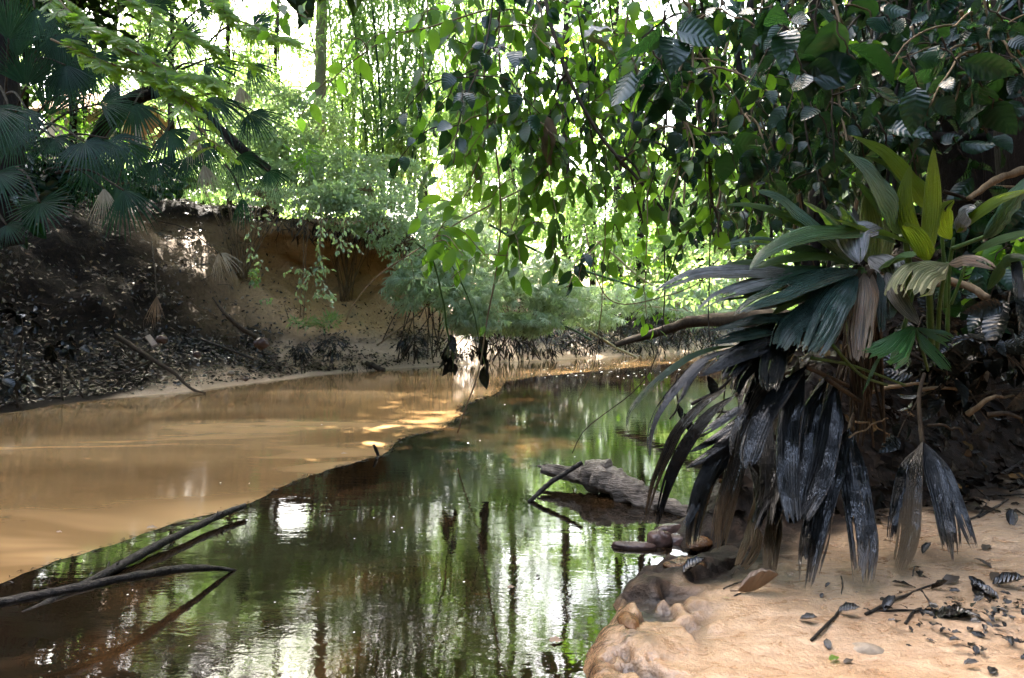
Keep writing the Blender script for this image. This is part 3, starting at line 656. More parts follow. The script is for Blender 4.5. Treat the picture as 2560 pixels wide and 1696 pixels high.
for pts, w, mt in (([(1390, 845), (1210, 820), (1040, 850), (860, 930)], 58, 'b_teal'), ([(1400, 830), (1290, 700), (1180, 640), (1010, 600)], 54, 'b_teal'), ([(1420, 800), (1370, 660), (1290, 560), (1215, 500)], 60, 'b_green'), ([(1440, 800), (1430, 660), (1400, 560), (1340, 480)], 64, 'b_teal'), ([(1400, 860), (1230, 900), (1090, 980), (960, 1080)], 70, 'b_green'), ([(1390, 860), (1180, 930), (980, 1010), (820, 1060)], 60, 'b_silver'), ([(1380, 850), (1100, 880), (860, 960), (640, 1010)], 56, 'b_teal'), ([(1560, 830), (1640, 780), (1700, 740), (1760, 760)], 70, 'b_green'), ([(1540, 870), (1600, 980), (1620, 1120)], 70, 'b_dark'), ([(1400, 880), (1240, 1000), (1100, 1090), (1000, 1230)], 80, 'b_dark')):
    MAIN.append((mt, 'A', pts, w, 2.66, 2.36, dict(tears=2)))
def plant(name, label, rows, stems, base, lab=None):
    t = thing(name, label, 'palm plant', base)
    for i, (mt, zn, pts, w, d0, d1, kw) in enumerate(rows):
        if kw.get('prof') == 'hang' and zn == 'B' and d0 < 2.6 and rows is LOW: d0, d1 = d0+.10, d1-.16
        if mt.startswith('b_oil'): kw = dict(kw, npl=9, pleat=.042)
        if rows is LOW: w = w*.8
        o = obj('leaf', blade(zn, pts, w, d0, d1, seed=i+len(rows)*31, **kw), M[mt], t, smooth=mt.startswith('b_oil'))
        l = {'b_beige': 'faded yellowish leaf', 'b_brown': 'dead brown striped leaf', 'b_lime': 'backlit yellow green leaf', 'b_silver': 'silvery grey leaf'}.get(mt)
        if l: o['label'] = l
    for zn, pts, d0, d1, r in stems:
        obj('petiole', petiole(zn, pts, d0, d1, r), M['stem_green'] if zn == 'A' else M['stem_dark'], t)
    return t
b0 = P(*ZA(1500, 1300), 2.75)
t = plant('strap_leaved_palm', 'big clump of glossy pleated strap leaves fanning out from a dark heart', MAIN,
      [('A', [(1500, 1500), (1480, 1150), (1450, 830)], 2.75, 2.62, .02), ('A', [(1560, 1400), (1530, 1100), (1480, 850)], 2.78, 2.65, .014),
       ('A', [(1180, 1330), (1400, 1370), (1700, 1480)], 2.4, 2.7, .006), ('A', [(1290, 1250), (1450, 1420), (1600, 1480)], 2.4, 2.6, .006)], (b0[0], b0[1], .2))
mb = MB(); rs = np.random.RandomState(4)
for k in range(46):   # fibrous dead leaf bases round the stem
    a = rs.uniform(0, 6.28); q = P(*ZA(1470+60*math.cos(a), 840+rs.uniform(-20, 60)), 2.66+.05*math.sin(a))
    tube(mb, [q, q+np.array([rs.uniform(-.05, .05), rs.uniform(-.03, .03), -rs.uniform(.05, .22)]), q+np.array([rs.uniform(-.08, .08), rs.uniform(-.03, .05), -rs.uniform(.25, .8)])], [.012, .004], 5, 8)
obj('stem_base', mb, M['stem_dark'], t)
b0 = P(*ZB(1150, 1000), 2.6)
t = plant('drooping_palm', 'black oil coated leaves hanging in a thick curtain down to the water edge', LOW,
      [('B', [(1150, 260), (1300, 330), (1500, 420)], 2.32, 2.8, .008), ('B', [(1265, 330), (1400, 420), (1520, 500)], 2.37, 2.8, .008),
       ('B', [(860, 555), (1050, 480), (1300, 440)], 2.36, 2.75, .007), ('B', [(760, 420), (950, 330), (1200, 250)], 2.35, 2.7, .007)], (b0[0], b0[1], .15))
b0 = P(*ZB(1400, 640), 2.4)
plant('split_leaf_palm', 'V-shaped split black leaf standing on sand beside the thick hanging curtain', VEE1, [('B', [(1390, 620), (1420, 520), (1480, 400), (1560, 380)], 2.56, 2.9, .007)], (b0[0], b0[1], .2))
b0 = P(*ZB(1800, 690), 2.45)
plant('split_leaf_palm', 'forked black leaf with pale muddy tips hanging alone over sand', VEE2, [('B', [(1802, 700), (1790, 600), (1780, 430), (1810, 300)], 2.66, 2.9, .008)], (b0[0], b0[1], .2))
b0 = P(*ZA(1850, 1100), 2.75)
plant('upright_palm', 'palm with upright yellow green leaves and green stalks behind the big clump', REAR,
      [('A', [(1850, 1250), (1840, 1000), (1826, 780)], 2.75, 2.57, .012), ('A', [(1720, 1000), (1722, 800), (1700, 620)], 2.7, 2.62, .012), ('A', [(1930, 1050), (1925, 850), (1905, 600)], 2.65, 2.62, .007),
       ('A', [(1940, 1200), (1950, 850), (1975, 660)], 2.7, 2.62, .007), ('A', [(1965, 720), (2060, 685), (2150, 650)], 2.6, 2.6, .008), ('A', [(1960, 1030), (2010, 900), (2060, 760)], 2.65, 2.6, .006),
       ('A', [(1690, 1190), (1740, 1000), (1760, 880)], 2.6, 2.6, .007), ('A', [(1880, 1300), (1900, 1000), (1940, 800)], 2.7, 2.46, .008)], (b0[0], b0[1], .4))
b0 = P(*ZA(1760, 1180), 2.5)
plant('torn_leaf_palm', 'small fresh green palm leaf with torn wet tips below the upright leaves', TORN, [('A', [(1760, 1170), (1790, 1250), (1830, 1400)], 2.38, 2.65, .006)], (b0[0], b0[1], .3))
# ================================================================== HANGING VINES
def vine_leaves(mb, path, spacing, L0, rs, droop=.9, tpl=T_LEAF, skip=0.0, spread=.7, t0=0.0):
    c = np.r_[0, np.cumsum(np.linalg.norm(np.diff(path, axis=0), axis=1))]
    n = max(2, int(c[-1]*(1-t0)/spacing)); s = c[-1]*(t0+(1-t0)*(np.arange(n)+rs.rand(n))/n)
    s = s[rs.rand(n) > skip]; n = len(s)
    pos = np.stack([np.interp(s, c, path[:, k]) for k in range(3)], -1)
    tg = nrm(np.stack([np.interp(s, c, np.gradient(path, axis=0)[:, k]) for k in range(3)], -1))
    side = nrm(np.cross(tg, rs.normal(size=(n, 3))))
    d = nrm(side*spread+np.array([0, 0, -droop])+tg*.3+rs.normal(size=(n, 3))*.25)
    hint = rs.normal(size=(n, 3))*.7+np.array([0, -.35, .35])
    sc = L0*rs.uniform(.55, 1.15, n)
    scatter(mb, tpl, pos+side*.02, d, hint, sc)
    return pos, side
def wander(pts, rs, a=.05, n=40):
    p = catmull(pts, n); k = rs.uniform(0, 99)
    w = np.stack([fbm(np.c_[np.linspace(0, 4, n)+k, np.full(n, j*7.1), np.zeros(n)], 3, 5) for j in range(3)], -1)
    return p+w*a*np.linspace(.3, 1, n)[:, None]
def vine(label, pts, d0, d1, L0=.13, spacing=.05, mat='vine', r=.005, seed=0, twigs=0, group=None, skip=.05, tpl=T_LEAF, droop=.9, spread=.7, stem='stem', t0=0.0, name='hanging_vine', sl=.5):
    rs = np.random.RandomState(seed+100)
    dd = np.linspace(d0, d1, len(pts)); w = [D(x, y, d) for (x, y), d in zip(pts, dd)]
    path = wander(w, rs, .04)
    t = thing(name, label, 'vine', path[0], group)
    ms, ml = MB(), MB()
    tube(ms, path, [r, r*.6], 6)
    if spacing: vine_leaves(ml, path, spacing, L0, rs, droop, tpl, skip, spread, t0)
    for k in range(twigs):
        i = rs.randint(3, len(path)-4); q = path[i]; ln = rs.uniform(.4, 1.1)*sl
        dr = nrm(rs.normal(size=3)*np.array([1, .6, .35])+np.array([0, 0, -.35]))
        tp = wander([q, q+dr*ln*.5+np.array([0, 0, .02]), q+dr*ln+np.array([0, 0, -.30*ln])], rs, .03, 14)
        tube(ms, tp, [max(r*.7, .004), max(r*.45, .0025)], 5); vine_leaves(ml, tp, (spacing or .06)*1.0, L0, rs, droop, tpl, skip, spread)
    obj('stem', ms, M[stem], t)
    if ml.v: obj('foliage', ml, M[mat], t)
    return t
# --- the ones one can point to
vine('long bare tan vine hanging straight down until it dips into the oily water', [(1158, -40), (1152, 120), (1158, 210), (1140, 300), (1152, 420), (1156, 520), (1148, 620), (1125, 740), (1108, 850), (1085, 930), (1063, 1003)], 4.6, 4.95, .11, .30, r=.010, seed=1, skip=.55)
vine('dark woody vine slanting from the top down through the leaf curtain', [(1250, -40), (1290, 110), (1340, 230), (1400, 330), (1470, 410), (1530, 480), (1580, 540)], 4.4, 4.0, .14, .16, r=.016, seed=2, stem='stem_dark', twigs=5, skip=.3)
vine('pale vine bending between the large leaves at the curtain top', [(1590, -40), (1600, 60), (1610, 110), (1650, 170), (1700, 230), (1730, 330), (1740, 470)], 3.8, 3.7, .16, .13, r=.011, seed=3, twigs=4)
vine('slender leafy branch arching in front of the pale ringed trunk', [(1130, 22), (1010, 62), (930, 80), (860, 112), (800, 155), (760, 195), (740, 225)], 4.2, 4.0, .155, .085, mat='vine_bright', r=.006, seed=4, twigs=5, sl=.42, droop=.75)
vine('short leafy twig hanging from the top beside the feathery branch', [(600, -50), (640, -5), (675, 20), (720, 48), (738, 60)], 4.0, 4.0, .13, .07, mat='vine', r=.005, seed=5, twigs=2, sl=.3)
vine('leafy vine with holed leaves hanging left of the long bare vine', [(985, -50), (985, 40), (975, 90), (985, 190), (975, 240)], 4.3, 4.3, 0.146, 0.078, r=.005, seed=6, twigs=3, sl=.3)
vine('leafy vine with glowing leaf pair at half height, over the bamboo', [(1050, -50), (1055, 90), (1065, 190), (1062, 300), (1075, 400)], 4.5, 4.4, 0.162, 0.078, r=.005, seed=7, twigs=6, sl=.4)
vine('vine of dense dark leaves along the bare vine cord', [(1110, -50), (1100, 80), (1105, 210), (1085, 330), (1110, 430)], 4.6, 4.4, 0.157, 0.072, r=.005, seed=8, twigs=5, sl=.4)
vine('dark bunchy vine hanging at the tall white sky gap', [(1240, -50), (1225, 60), (1225, 150), (1205, 240), (1200, 330)], 4.2, 4.2, 0.168, 0.052, mat='vine', r=.006, seed=9, twigs=8, sl=.4)
vine('bright green leafy vine end over the bamboo at the hollow edge', [(1120, 400), (1060, 470), (1010, 540), (965, 600)], 4.3, 4.1, 0.151, 0.052, mat='vine_bright', r=.005, seed=10, twigs=7, sl=.42, droop=.55)
vine('green vine end with drooping leaves over the pale bamboo clusters', [(1180, 380), (1200, 470), (1180, 560), (1160, 640)], 4.4, 4.3, 0.151, 0.072, mat='vine', r=.005, seed=11, twigs=5, sl=.4)
vine('long vine with thick leaf bunches hanging beside the brown dead leaf', [(1270, 290), (1265, 400), (1285, 500), (1275, 570), (1300, 640)], 4.3, 4.2, 0.168, 0.058, mat='vine', r=.005, seed=12, twigs=7, sl=.4)
vine('thin brown cord hanging with a hooked tip just above the oily water', [(1535, 0), (1540, 200), (1538, 480), (1533, 690), (1510, 830), (1470, 900), (1395, 960), (1345, 1000), (1320, 1050)], 4.2, 4.3, .1, .5, r=.006, seed=13, skip=.7, stem='stem_dark')
vine('thin dark cord ending in small side roots near the fallen log', [(1665, 0), (1650, 300), (1645, 640), (1648, 800), (1690, 870), (1745, 925)], 4.0, 3.8, .1, .4, r=.006, seed=14, skip=.6, stem='stem_dark')
vine('straight pale cord hanging at the edge of the leaf curtain', [(1400, 420), (1395, 600), (1390, 740), (1375, 850), (1335, 930)], 4.4, 4.5, .1, 0, r=.005, seed=15)
vine('long thin twig slanting down across the clay hollow', [(1400, 330), (1240, 420), (1080, 500), (960, 580), (870, 640), (815, 700), (797, 742)], 5.4, 5.8, .1, 0, r=.008, seed=16)
vine('looping thin vine swinging low under the leaf curtain', [(1350, 520), (1380, 640), (1430, 700), (1530, 680), (1640, 640), (1760, 560)], 4.1, 3.8, .1, .35, r=.005, seed=17, skip=.6)
vine('lime green leaf string glowing above the fallen log', [(1500, 615), (1490, 680), (1500, 740), (1515, 780)], 3.9, 3.9, .11, .045, mat='vine_bright', r=.003, seed=18, twigs=0, droop=.5)
vine('drooping stem with dark dying leaves over the far bank', [(1390, 555), (1350, 590), (1325, 625), (1310, 670)], 4.0, 3.9, .12, .07, mat='vine_dark', r=.005, seed=19, twigs=2, sl=.25)
vine('green drooping stem with oil blackened leaves just above the water', [(960, 560), (1000, 600), (1020, 690), (1035, 760), (1046, 815), (1044, 850)], 5.0, 5.2, .20, .04, mat='vine_oil', r=.010, seed=20, stem='stem_green', t0=.72, droop=1.2, spread=.35, skip=.0)
vine('second green stem ending in a fan of black leaves beside the dipping vine', [(1010, 560), (1060, 640), (1095, 720), (1108, 770), (1114, 820), (1116, 860)], 5.0, 5.1, .20, .045, mat='vine_oil', r=.008, seed=21, stem='stem_green', t0=.74, droop=1.2, spread=.4, skip=.0)
t = thing('dead_leaf', 'curled brown dead leaf caught high in the hanging vines', 'dead leaf', D(1262, 290, 4.1))
mb = MB(); scatter(mb, leaf_tpl(8, .35, .5, .25, wave=.06), [D(1265, 270, 4.1), D(1270, 300, 4.1)], [(.1, 0, -1), (-.05, .1, -1)], [(.2, -1, .1), (-.5, -1, 0)], [.26, .24]); obj('blade', mb, M['fan_brown'], t)
t = thing('dead_leaf', 'large pale shiny leaf reflecting the sky among the vines', 'leaf', D(1385, 80, 3.6))
mb = MB(); scatter(mb, leaf_tpl(8, .55, .25, .3, wave=.05, peak=.4), [D(1350, 92, 3.6), D(1350, 88, 3.62)], [(.75, -.2, -.25), (.7, 0, .35)], [(0, -.3, 1), (.2, -.6, 1)], [.22, .22]); obj('blade', mb, M['b_silver'], t); t.name = 'shiny_leaf'

# --- the mass of the curtain: strands between x=1080 and 2367, thicker to the right
prof_x = [1050, 1150, 1230, 1320, 1400, 1480, 1560, 1650, 1750, 1900, 2000, 2150, 2367]
prof_y = [330, 480, 500, 560, 440, 520, 610, 600, 560, 430, 320, 260, 230]
rs0 = np.random.RandomState(77)
for k in range(58):
    f = (k+rs0.rand())/58
    x = 1060+(2367-1060)*f**.85
    ye = np.interp(x, prof_x, prof_y)*rs0.uniform(.62, 1.12); dp = rs0.uniform(3.0, 6.0) if x > 1500 else rs0.uniform(3.9, 5.6)
    if abs(x-1275) < 30: x += 55
    y0 = -60 if k % 3 else rs0.uniform(0, ye*.4)
    pts = [(x+rs0.uniform(-30, 30), y0)]
    for j in range(1, 5): pts.append((pts[-1][0]+rs0.uniform(-45, 45), y0+(ye-y0)*j/4))
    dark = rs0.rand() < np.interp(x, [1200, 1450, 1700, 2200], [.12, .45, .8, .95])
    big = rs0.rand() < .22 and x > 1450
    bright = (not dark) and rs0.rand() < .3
    kind = 'big dark leaves' if dark and big else 'dark glossy leaves' if dark else 'bright green leaves' if bright else 'wide green leaves' if big else 'green oval leaves'
    sect = 'left edge of the vine curtain' if x < 1350 else 'middle of the vine curtain' if x < 1750 else 'shady vine curtain above the big palm' if x < 2080 else 'dark tangle before the wide trunk'
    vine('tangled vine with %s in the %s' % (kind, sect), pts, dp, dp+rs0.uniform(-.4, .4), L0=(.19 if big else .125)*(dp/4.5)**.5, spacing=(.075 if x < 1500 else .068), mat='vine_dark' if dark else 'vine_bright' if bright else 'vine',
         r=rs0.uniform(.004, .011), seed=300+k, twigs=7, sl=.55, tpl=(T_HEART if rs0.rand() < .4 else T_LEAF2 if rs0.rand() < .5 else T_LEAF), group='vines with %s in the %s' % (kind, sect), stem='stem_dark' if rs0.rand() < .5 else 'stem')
# --- large leaves near the camera on the right, each its own short vine
for k, (x, y, dp, L0, lab) in enumerate([(1570, 110, 3.1, .24, 'big ribbed leaf lit pale on its upper face near the curtain top'), (1545, 190, 3.0, .22, 'broad hanging leaf with bent tip below the pale ribbed leaf'), (1500, 230, 3.1, .2, 'twin drooping leaves turned to the sky gap'),
      (1965, 112, 2.7, .27, 'largest dark ribbed leaf in front of the shady trunks'), (1870, 190, 2.8, .22, 'dark leaf pair hanging left of the largest ribbed leaf'), (2210, 165, 2.9, .22, 'dark leaf cluster below the wide trunk fork'), (2290, 230, 2.9, .2, 'drooping dark leaf pair beside the edge trunk'),
      (2130, 200, 2.8, .2, 'dark slanting leaves across the wide trunk'), (1920, 320, 3.0, .19, 'dark leaves hanging over the tallest strap leaf'), (2060, 345, 3.0, .2, 'dark shiny leaf behind the tallest strap leaf'), (2310, 60, 3.0, .24, 'lobed dark leaves at the upper corner'), (1820, 90, 2.9, .24, 'dark hanging leaves between thin trunk and ribbed leaf'),
      (1700, 380, 3.3, .18, 'dull leaves above the palm leaf tips'), (1780, 400, 3.2, .17, 'small leaves drooping beside the dry palm tip'), (2150, 330, 4.4, .2, 'climbing leaves on the wide trunk above the horizontal log'), (2240, 390, 4.3, .2, 'climbing leaves on the wide trunk below the horizontal log'), (2290, 330, 3.9, .18, 'dark leaves before the end of the horizontal log'), (2330, 140, 3.4, .22, 'broad dark leaves against the edge trunk'), (2060, 60, 3.6, .22, 'broad dark leaves at the top beside the wide trunk'), (2200, 20, 3.5, .22, 'dark leaf bunch at the top between the two big trunks')]):
    vine(lab, [(x-35, y-75), (x-20, y-40), (x, y-10), (x+15, y+15)], dp, dp, L0=L0, spacing=.05, mat='vine_dark', r=.005, seed=500+k, tpl=T_LEAF2 if k % 2 else T_HEART, droop=.5, stem='stem_dark', name='leafy_twig', spread=.9)

# --- trunks and woody tangle on the right
def gnd(p, dz=-.15):
    return np.array([p[0], p[1], max(float(rz(np.array([[p[0], p[1]]]))[0]), -.5)+dz])
def wood(name, label, cat, pts, rads, mat='trunk', sides=12, n=40, seed=0, group=None, rough=.25, part='trunk', a=.04, extra=None):
    rs = np.random.RandomState(seed+900)
    path = wander(pts, rs, a, n); t = thing(name, label, cat, path[0], group)
    mb = MB(); tube(mb, path, rads, sides, rough=rough, seed=seed)
    obj(part, mb, M[mat], t)
    return t, path
t, p_ = wood('jungle_tree', 'wide dark tree trunk behind the palm, leaning and vine covered', 'tree', [D(2330, 640, 5.6), D(2240, 400, 5.6), D(2190, 230, 5.5), D(2140, 60, 5.4), D(2110, -160, 5.4), np.array([2.9, 5.6, 9.0])], [.34, .27, .24, .22, .2, .12], sides=18, n=50, seed=1, rough=.22)
TREE_A = t
t, p_ = wood('jungle_tree', 'black tree trunk at the edge of the view beside the dirt bank', 'tree', [D(2420, 560, 4.4), D(2372, 300, 4.4), D(2362, 80, 4.4), D(2350, -150, 4.4), np.array([3.3, 4.6, 8.2])], [.22, .19, .17, .15, .09], sides=16, seed=2)
TREE_B = t
t, p_ = wood('jungle_tree', 'slim dark straight trunk seen through the curtain left of the big leaves', 'tree', [gnd(D(1868, 760, 7.5)), D(1872, 640, 7.5), D(1892, 420, 7.5), D(1888, 180, 7.4), D(1880, -60, 7.4), np.array([2.9, 7.6, 9.0])], [.12, .11, .10, .10, .06], sides=12, seed=3)
TREE_C = t
t, p_ = wood('jungle_tree', 'thin crooked sapling between slim trunk and wide trunk', 'tree', [gnd(D(1988, 700, 6.2)), D(1994, 600, 6.2), D(2010, 420, 6.2), D(1985, 260, 6.2), D(2020, 120, 6.1), D(1990, -60, 6.1)], [.06, .055, .045, .04, .035], sides=8, seed=4)
wood('dead_log', 'dark horizontal log behind the upright leaves', 'log', [D(1960, 305, 5.0), D(2100, 318, 4.9), D(2280, 322, 4.8), D(2420, 335, 4.7)], [.045, .055, .06, .05], seed=5, part='bark')
wood('dead_branch', 'pale grey broken branch poking out of the dark bank at the right', 'branch', [D(2238, 462, 3.4), D(2290, 425, 3.4), D(2345, 402, 3.4), D(2440, 385, 3.4)], [.014, .02, .022, .02], 'stem', seed=6, part='bark')
wood('dead_branch', 'tan broken stick lying on litter behind the palm stalks', 'branch', [D(2285, 690, 2.9), D(2200, 650, 3.0), D(2060, 655, 3.1)], [.018, .02, .014], 'stem', seed=7, part='bark')
for k in range(46):
    x = 1580+790*((k+rs0.rand())/46); y0 = rs0.uniform(-60, 200); dp = rs0.uniform(4.2, 7.0); dx = rs0.uniform(-1, 1)*rs0.choice([40, 90, 260]); ln = rs0.uniform(220, 560)
    sl_ = abs(dx) > 150; sect = 'behind the curtain' if x < 1850 else 'above the big palm' if x < 2120 else 'before the dark bank'
    lab = ('slanting dark liana stem crossing %s' if sl_ else 'thin dark liana stem hanging %s') % sect
    wood('liana', lab, 'liana', [D(x, y0, dp), D(x+dx*.35+rs0.uniform(-15, 15), y0+ln*.35, dp), D(x+dx*.7+rs0.uniform(-15, 15), y0+ln*.7, dp), D(x+dx, y0+ln, dp)], [rs0.uniform(.006, .028), rs0.uniform(.005, .02)], 'trunk' if k % 3 else 'stem', sides=6, n=24, seed=40+k, group='lianas '+('slanting ' if sl_ else 'hanging ')+sect, part='stem', a=.10)

# undergrowth on the dark bank at the right edge
for k, (x, y, dp, L0, m_, lab) in enumerate([(2330, 600, 3.1, .16, 'vine_bright', 'small green plant with drooping leaves at the right bank edge'), (2300, 660, 3.0, .15, 'vine_dark', 'shiny dark leaves hanging over the bank behind the stalks'), (2350, 720, 2.9, .16, 'vine_oil', 'oily drooping leaves at the far right of the bank'), (2230, 560, 3.4, .15, 'vine_dark', 'dark leafy plant below the grey broken branch'), (2340, 500, 3.6, .17, 'vine_dark', 'leafy plant against the edge trunk foot'), (2150, 780, 3.0, .13, 'vine_oil', 'black crumpled plant between torn leaf and stick'), (2280, 820, 2.9, .14, 'vine_oil', 'wet black leaf bunch low on the dark bank'), (2180, 900, 2.9, .13, 'vine_oil', 'black leaf bunch above the forked leaf')]):
    vine(lab, [(x-10, y+60), (x, y+10), (x+5, y-30), (x-15, y-50)], dp+.25, dp, L0=L0, spacing=.03, mat=m_, r=.006, seed=800+k, twigs=4, sl=.35, stem='stem_dark', name='bank_plant', droop=.5, tpl=T_LEAF2)
for k in range(16):
    x, y = rs0.uniform(2080, 2380), rs0.uniform(430, 1000); dp = np.interp(y, [400, 1000], [4.2, 2.75]); a = rs0.uniform(-.9, .9); l = rs0.uniform(60, 190)
    wood('root', 'dark bare root or stick lying on the black bank at the right', 'root', [D(x-l*math.cos(a)/2, y-l*math.sin(a)/2, dp), D(x, y-8, dp-.05), D(x+l*math.cos(a)/2, y+l*math.sin(a)/2, dp)], [rs0.uniform(.006, .016), .004], 'stem_dark' if k % 3 else 'stem', 6, 14, 820+k, group='roots and sticks on the dark right bank', part='bark', a=.03)
# ================================================================== LEFT SIDE: FAN PALMS, FEATHERY BRANCH
def fan_leaf(mb, c, axis_, normal, Rr, nseg=30, spread=4.2, split=.4, droop=.35, rs=None, fold=.16, ragged=.12):
    """one fan: ribbed segments radiating from the hub c, joined near it, split and drooping outside"""
    ax = nrm(axis_); nz = nrm(np.asarray(normal)-ax*np.dot(normal, ax)); sx = np.cross(ax, nz)
    dth = spread/nseg; m = 7; rr = np.array([.04, .25, split, .68, .84, .95, 1.0])
    for i in range(nseg):
        th = (i-(nseg-1)/2)*dth+rs.uniform(-.02, .02); L_ = Rr*(1-.18*(abs(th)/(spread/2))**2)*rs.uniform(1-ragged, 1)
        d = ax*math.cos(th)+sx*math.sin(th); s = np.cross(nz, d)
        w = rr*Rr*math.tan(dth/2)*1.02; w = np.where(rr > split, w[2]*np.interp(rr, [split, split+.12, .85, 1], [1, .72, .45, .03]), w)
        dr = droop*rs.uniform(.6, 1.5); zoff = np.array([0, 0, -1.0])*(dr*Rr*np.clip(rr-split*.7, 0, 1)**1.6)[:, None]
        ctr = c+d*(rr*L_)[:, None]+zoff+nz*(.10*Rr*rr*(1-abs(th)/spread))[:, None]*0
        fz = fold*w
        V = np.stack([ctr-s*w[:, None]+nz*fz[:, None], ctr-nz*fz[:, None], ctr+s*w[:, None]+nz*fz[:, None]], 1)
        UV = np.zeros((m, 3, 2)); UV[..., 0] = [0, .5, 1]; UV[..., 1] = rr[:, None]
        mb.add(V.reshape(-1, 3), grid_faces(m, 3), UV.reshape(-1, 2))
def fans(name, label, rows, base, trunk=None, group=None):
    t = thing(name, label, 'palm', base, group)
    for i, (x, y, d, axis_, nor, Rp, mat, stalk, kw) in enumerate(rows):
        rs = np.random.RandomState(i*7+int(x)); c = D(x, y, d); mb = MB(); Rr = Rp*K/F*d*(.85 if x < 200 else 1)
        fan_leaf(mb, c, axis_, nor, Rr, rs=rs, **kw)
        o = obj('fan_leaf', mb, M[mat], t, smooth=False)
        if mat == 'fan_dead': o['label'] = 'dead pale fan leaf hanging down'
        if mat == 'fan_brown': o['label'] = 'dead brown fan leaf hanging down'
        if stalk is not None:
            sx_, sy_, sd_ = stalk; q = D(sx_, sy_, sd_); ms = MB(); mid = (q+c)/2+np.array([0, 0, .10*np.linalg.norm(q-c)])
            tube(ms, [q, mid, c], [.016, .010] if mat == 'fan' else [.008, .006], 6, 14); obj('stalk', ms, M['stem_dark'], o)
    if trunk:
        mb = MB(); tube(mb, wander(trunk[0], np.random.RandomState(3), .05, 30), trunk[1], 12, rough=.25, seed=4); obj('trunk', mb, M['trunk'], t)
    return t
fans('fan_palm', 'dark fan palm with spread hand-like leaves on the shaded left bank', [
  (92, 468, 6.4, (.15, -.35, -.9), (0, -1, .35), 112, 'fan', (38, 385, 6.8), dict(spread=4.6, droop=.1)),
  (125, 318, 6.9, (.25, -.3, -.8), (0, -.9, .6), 95, 'fan', (20, 300, 7.4), dict(spread=3.6, droop=.5)),
  (195, 328, 6.8, (.75, -.2, -.55), (.2, -.8, .7), 120, 'fan', (60, 300, 7.4), dict(spread=3.4, droop=.55)),
  (240, 435, 6.6, (.2, -.2, -1), (0, -1, .1), 100, 'fan_dead', (110, 390, 7.1), dict(spread=1.3, nseg=14, droop=.2, split=.3, ragged=.3)),
  (285, 440, 6.6, (.5, -.2, -.85), (.2, -1, .2), 112, 'fan', (130, 400, 7.1), dict(spread=1.9, nseg=16, droop=.4)),
  (15, 520, 6.2, (.6, -.2, -.5), (0, -.8, .6), 70, 'fan', (-40, 480, 6.6), dict(spread=3)),
  (60, 200, 7.2, (.1, -.2, 1), (0, -1, .1), 150, 'fan', (20, 330, 7.5), dict(spread=2.4, droop=.1)),
  (150, 210, 7.4, (.35, -.2, .9), (0, -1, .15), 150, 'fan', (40, 330, 7.6), dict(spread=2.0, droop=.1)),
  (20, 90, 7.2, (.3, -.2, .9), (0, -1, .1), 160, 'fan', (10, 300, 7.6), dict(spread=2.6, droop=.1)),
  (130, 80, 7.5, (.3, 0, -.9), (0, -1, .2), 150, 'fan', (30, 200, 7.8), dict(spread=2.8, droop=.3)),
  (230, 240, 7.4, (.9, -.1, .2), (0, -.9, .4), 120, 'fan', (70, 330, 7.6), dict(spread=2.2, droop=.3)),
  (30, 300, 7.0, (.2, -.2, -.9), (0, -1, .2), 130, 'fan', (0, 200, 7.4), dict(spread=2.6, droop=.3)),
  (80, 20, 6.6, (.3, 0, -.9), (0, -1, .1), 120, 'fan', (60, -80, 7), dict(spread=2.0, droop=.2)),
  (-20, 250, 6.3, (.55, -.2, -.6), (.1, -.9, .4), 150, 'fan', (-90, 300, 7), dict(spread=2.6, droop=.4)),
  (60, 250, 6.8, (.1, -.3, -.95), (0, -1, .25), 150, 'fan', (10, 220, 7.4), dict(spread=2.2, droop=.3)),
  (150, 150, 7.3, (.2, -.1, -.9), (0, -1, .25), 150, 'fan', (60, 150, 7.6), dict(spread=2.2, droop=.3)),
  (-10, 400, 6.2, (.6, -.2, -.7), (0, -.9, .4), 130, 'fan', (-70, 380, 6.8), dict(spread=3, droop=.3)),
  (100, 130, 7.6, (.8, -.1, .35), (0, -1, .2), 170, 'fan', (20, 200, 7.8), dict(spread=2.2, droop=.2)),
  (40, 130, 7.7, (.05, -.1, 1), (0, -1, .1), 190, 'fan', (10, 300, 7.8), dict(spread=1.7, droop=.05)),
  (110, 270, 7.7, (.35, -.1, .9), (0, -1, .1), 210, 'fan', (30, 380, 7.8), dict(spread=1.6, droop=.05)),
  (0, 160, 7.8, (.1, -.1, 1), (0, -1, .1), 200, 'fan', (0, 320, 7.8), dict(spread=1.8, droop=.05)),
  (200, 130, 7.9, (.5, -.1, -.6), (0, -1, .25), 140, 'fan', (60, 180, 8), dict(spread=2.6, droop=.35)),
  (250, 320, 7.2, (.8, -.2, -.45), (.1, -.8, .6), 130, 'fan', (80, 350, 7.6), dict(spread=2.6, droop=.5)),
 ], D(20, 420, 7.6), ([D(10, 560, 7.6), D(18, 330, 7.7), D(0, 60, 7.8), D(-10, -120, 7.9)], [.20, .16, .15, .14]))
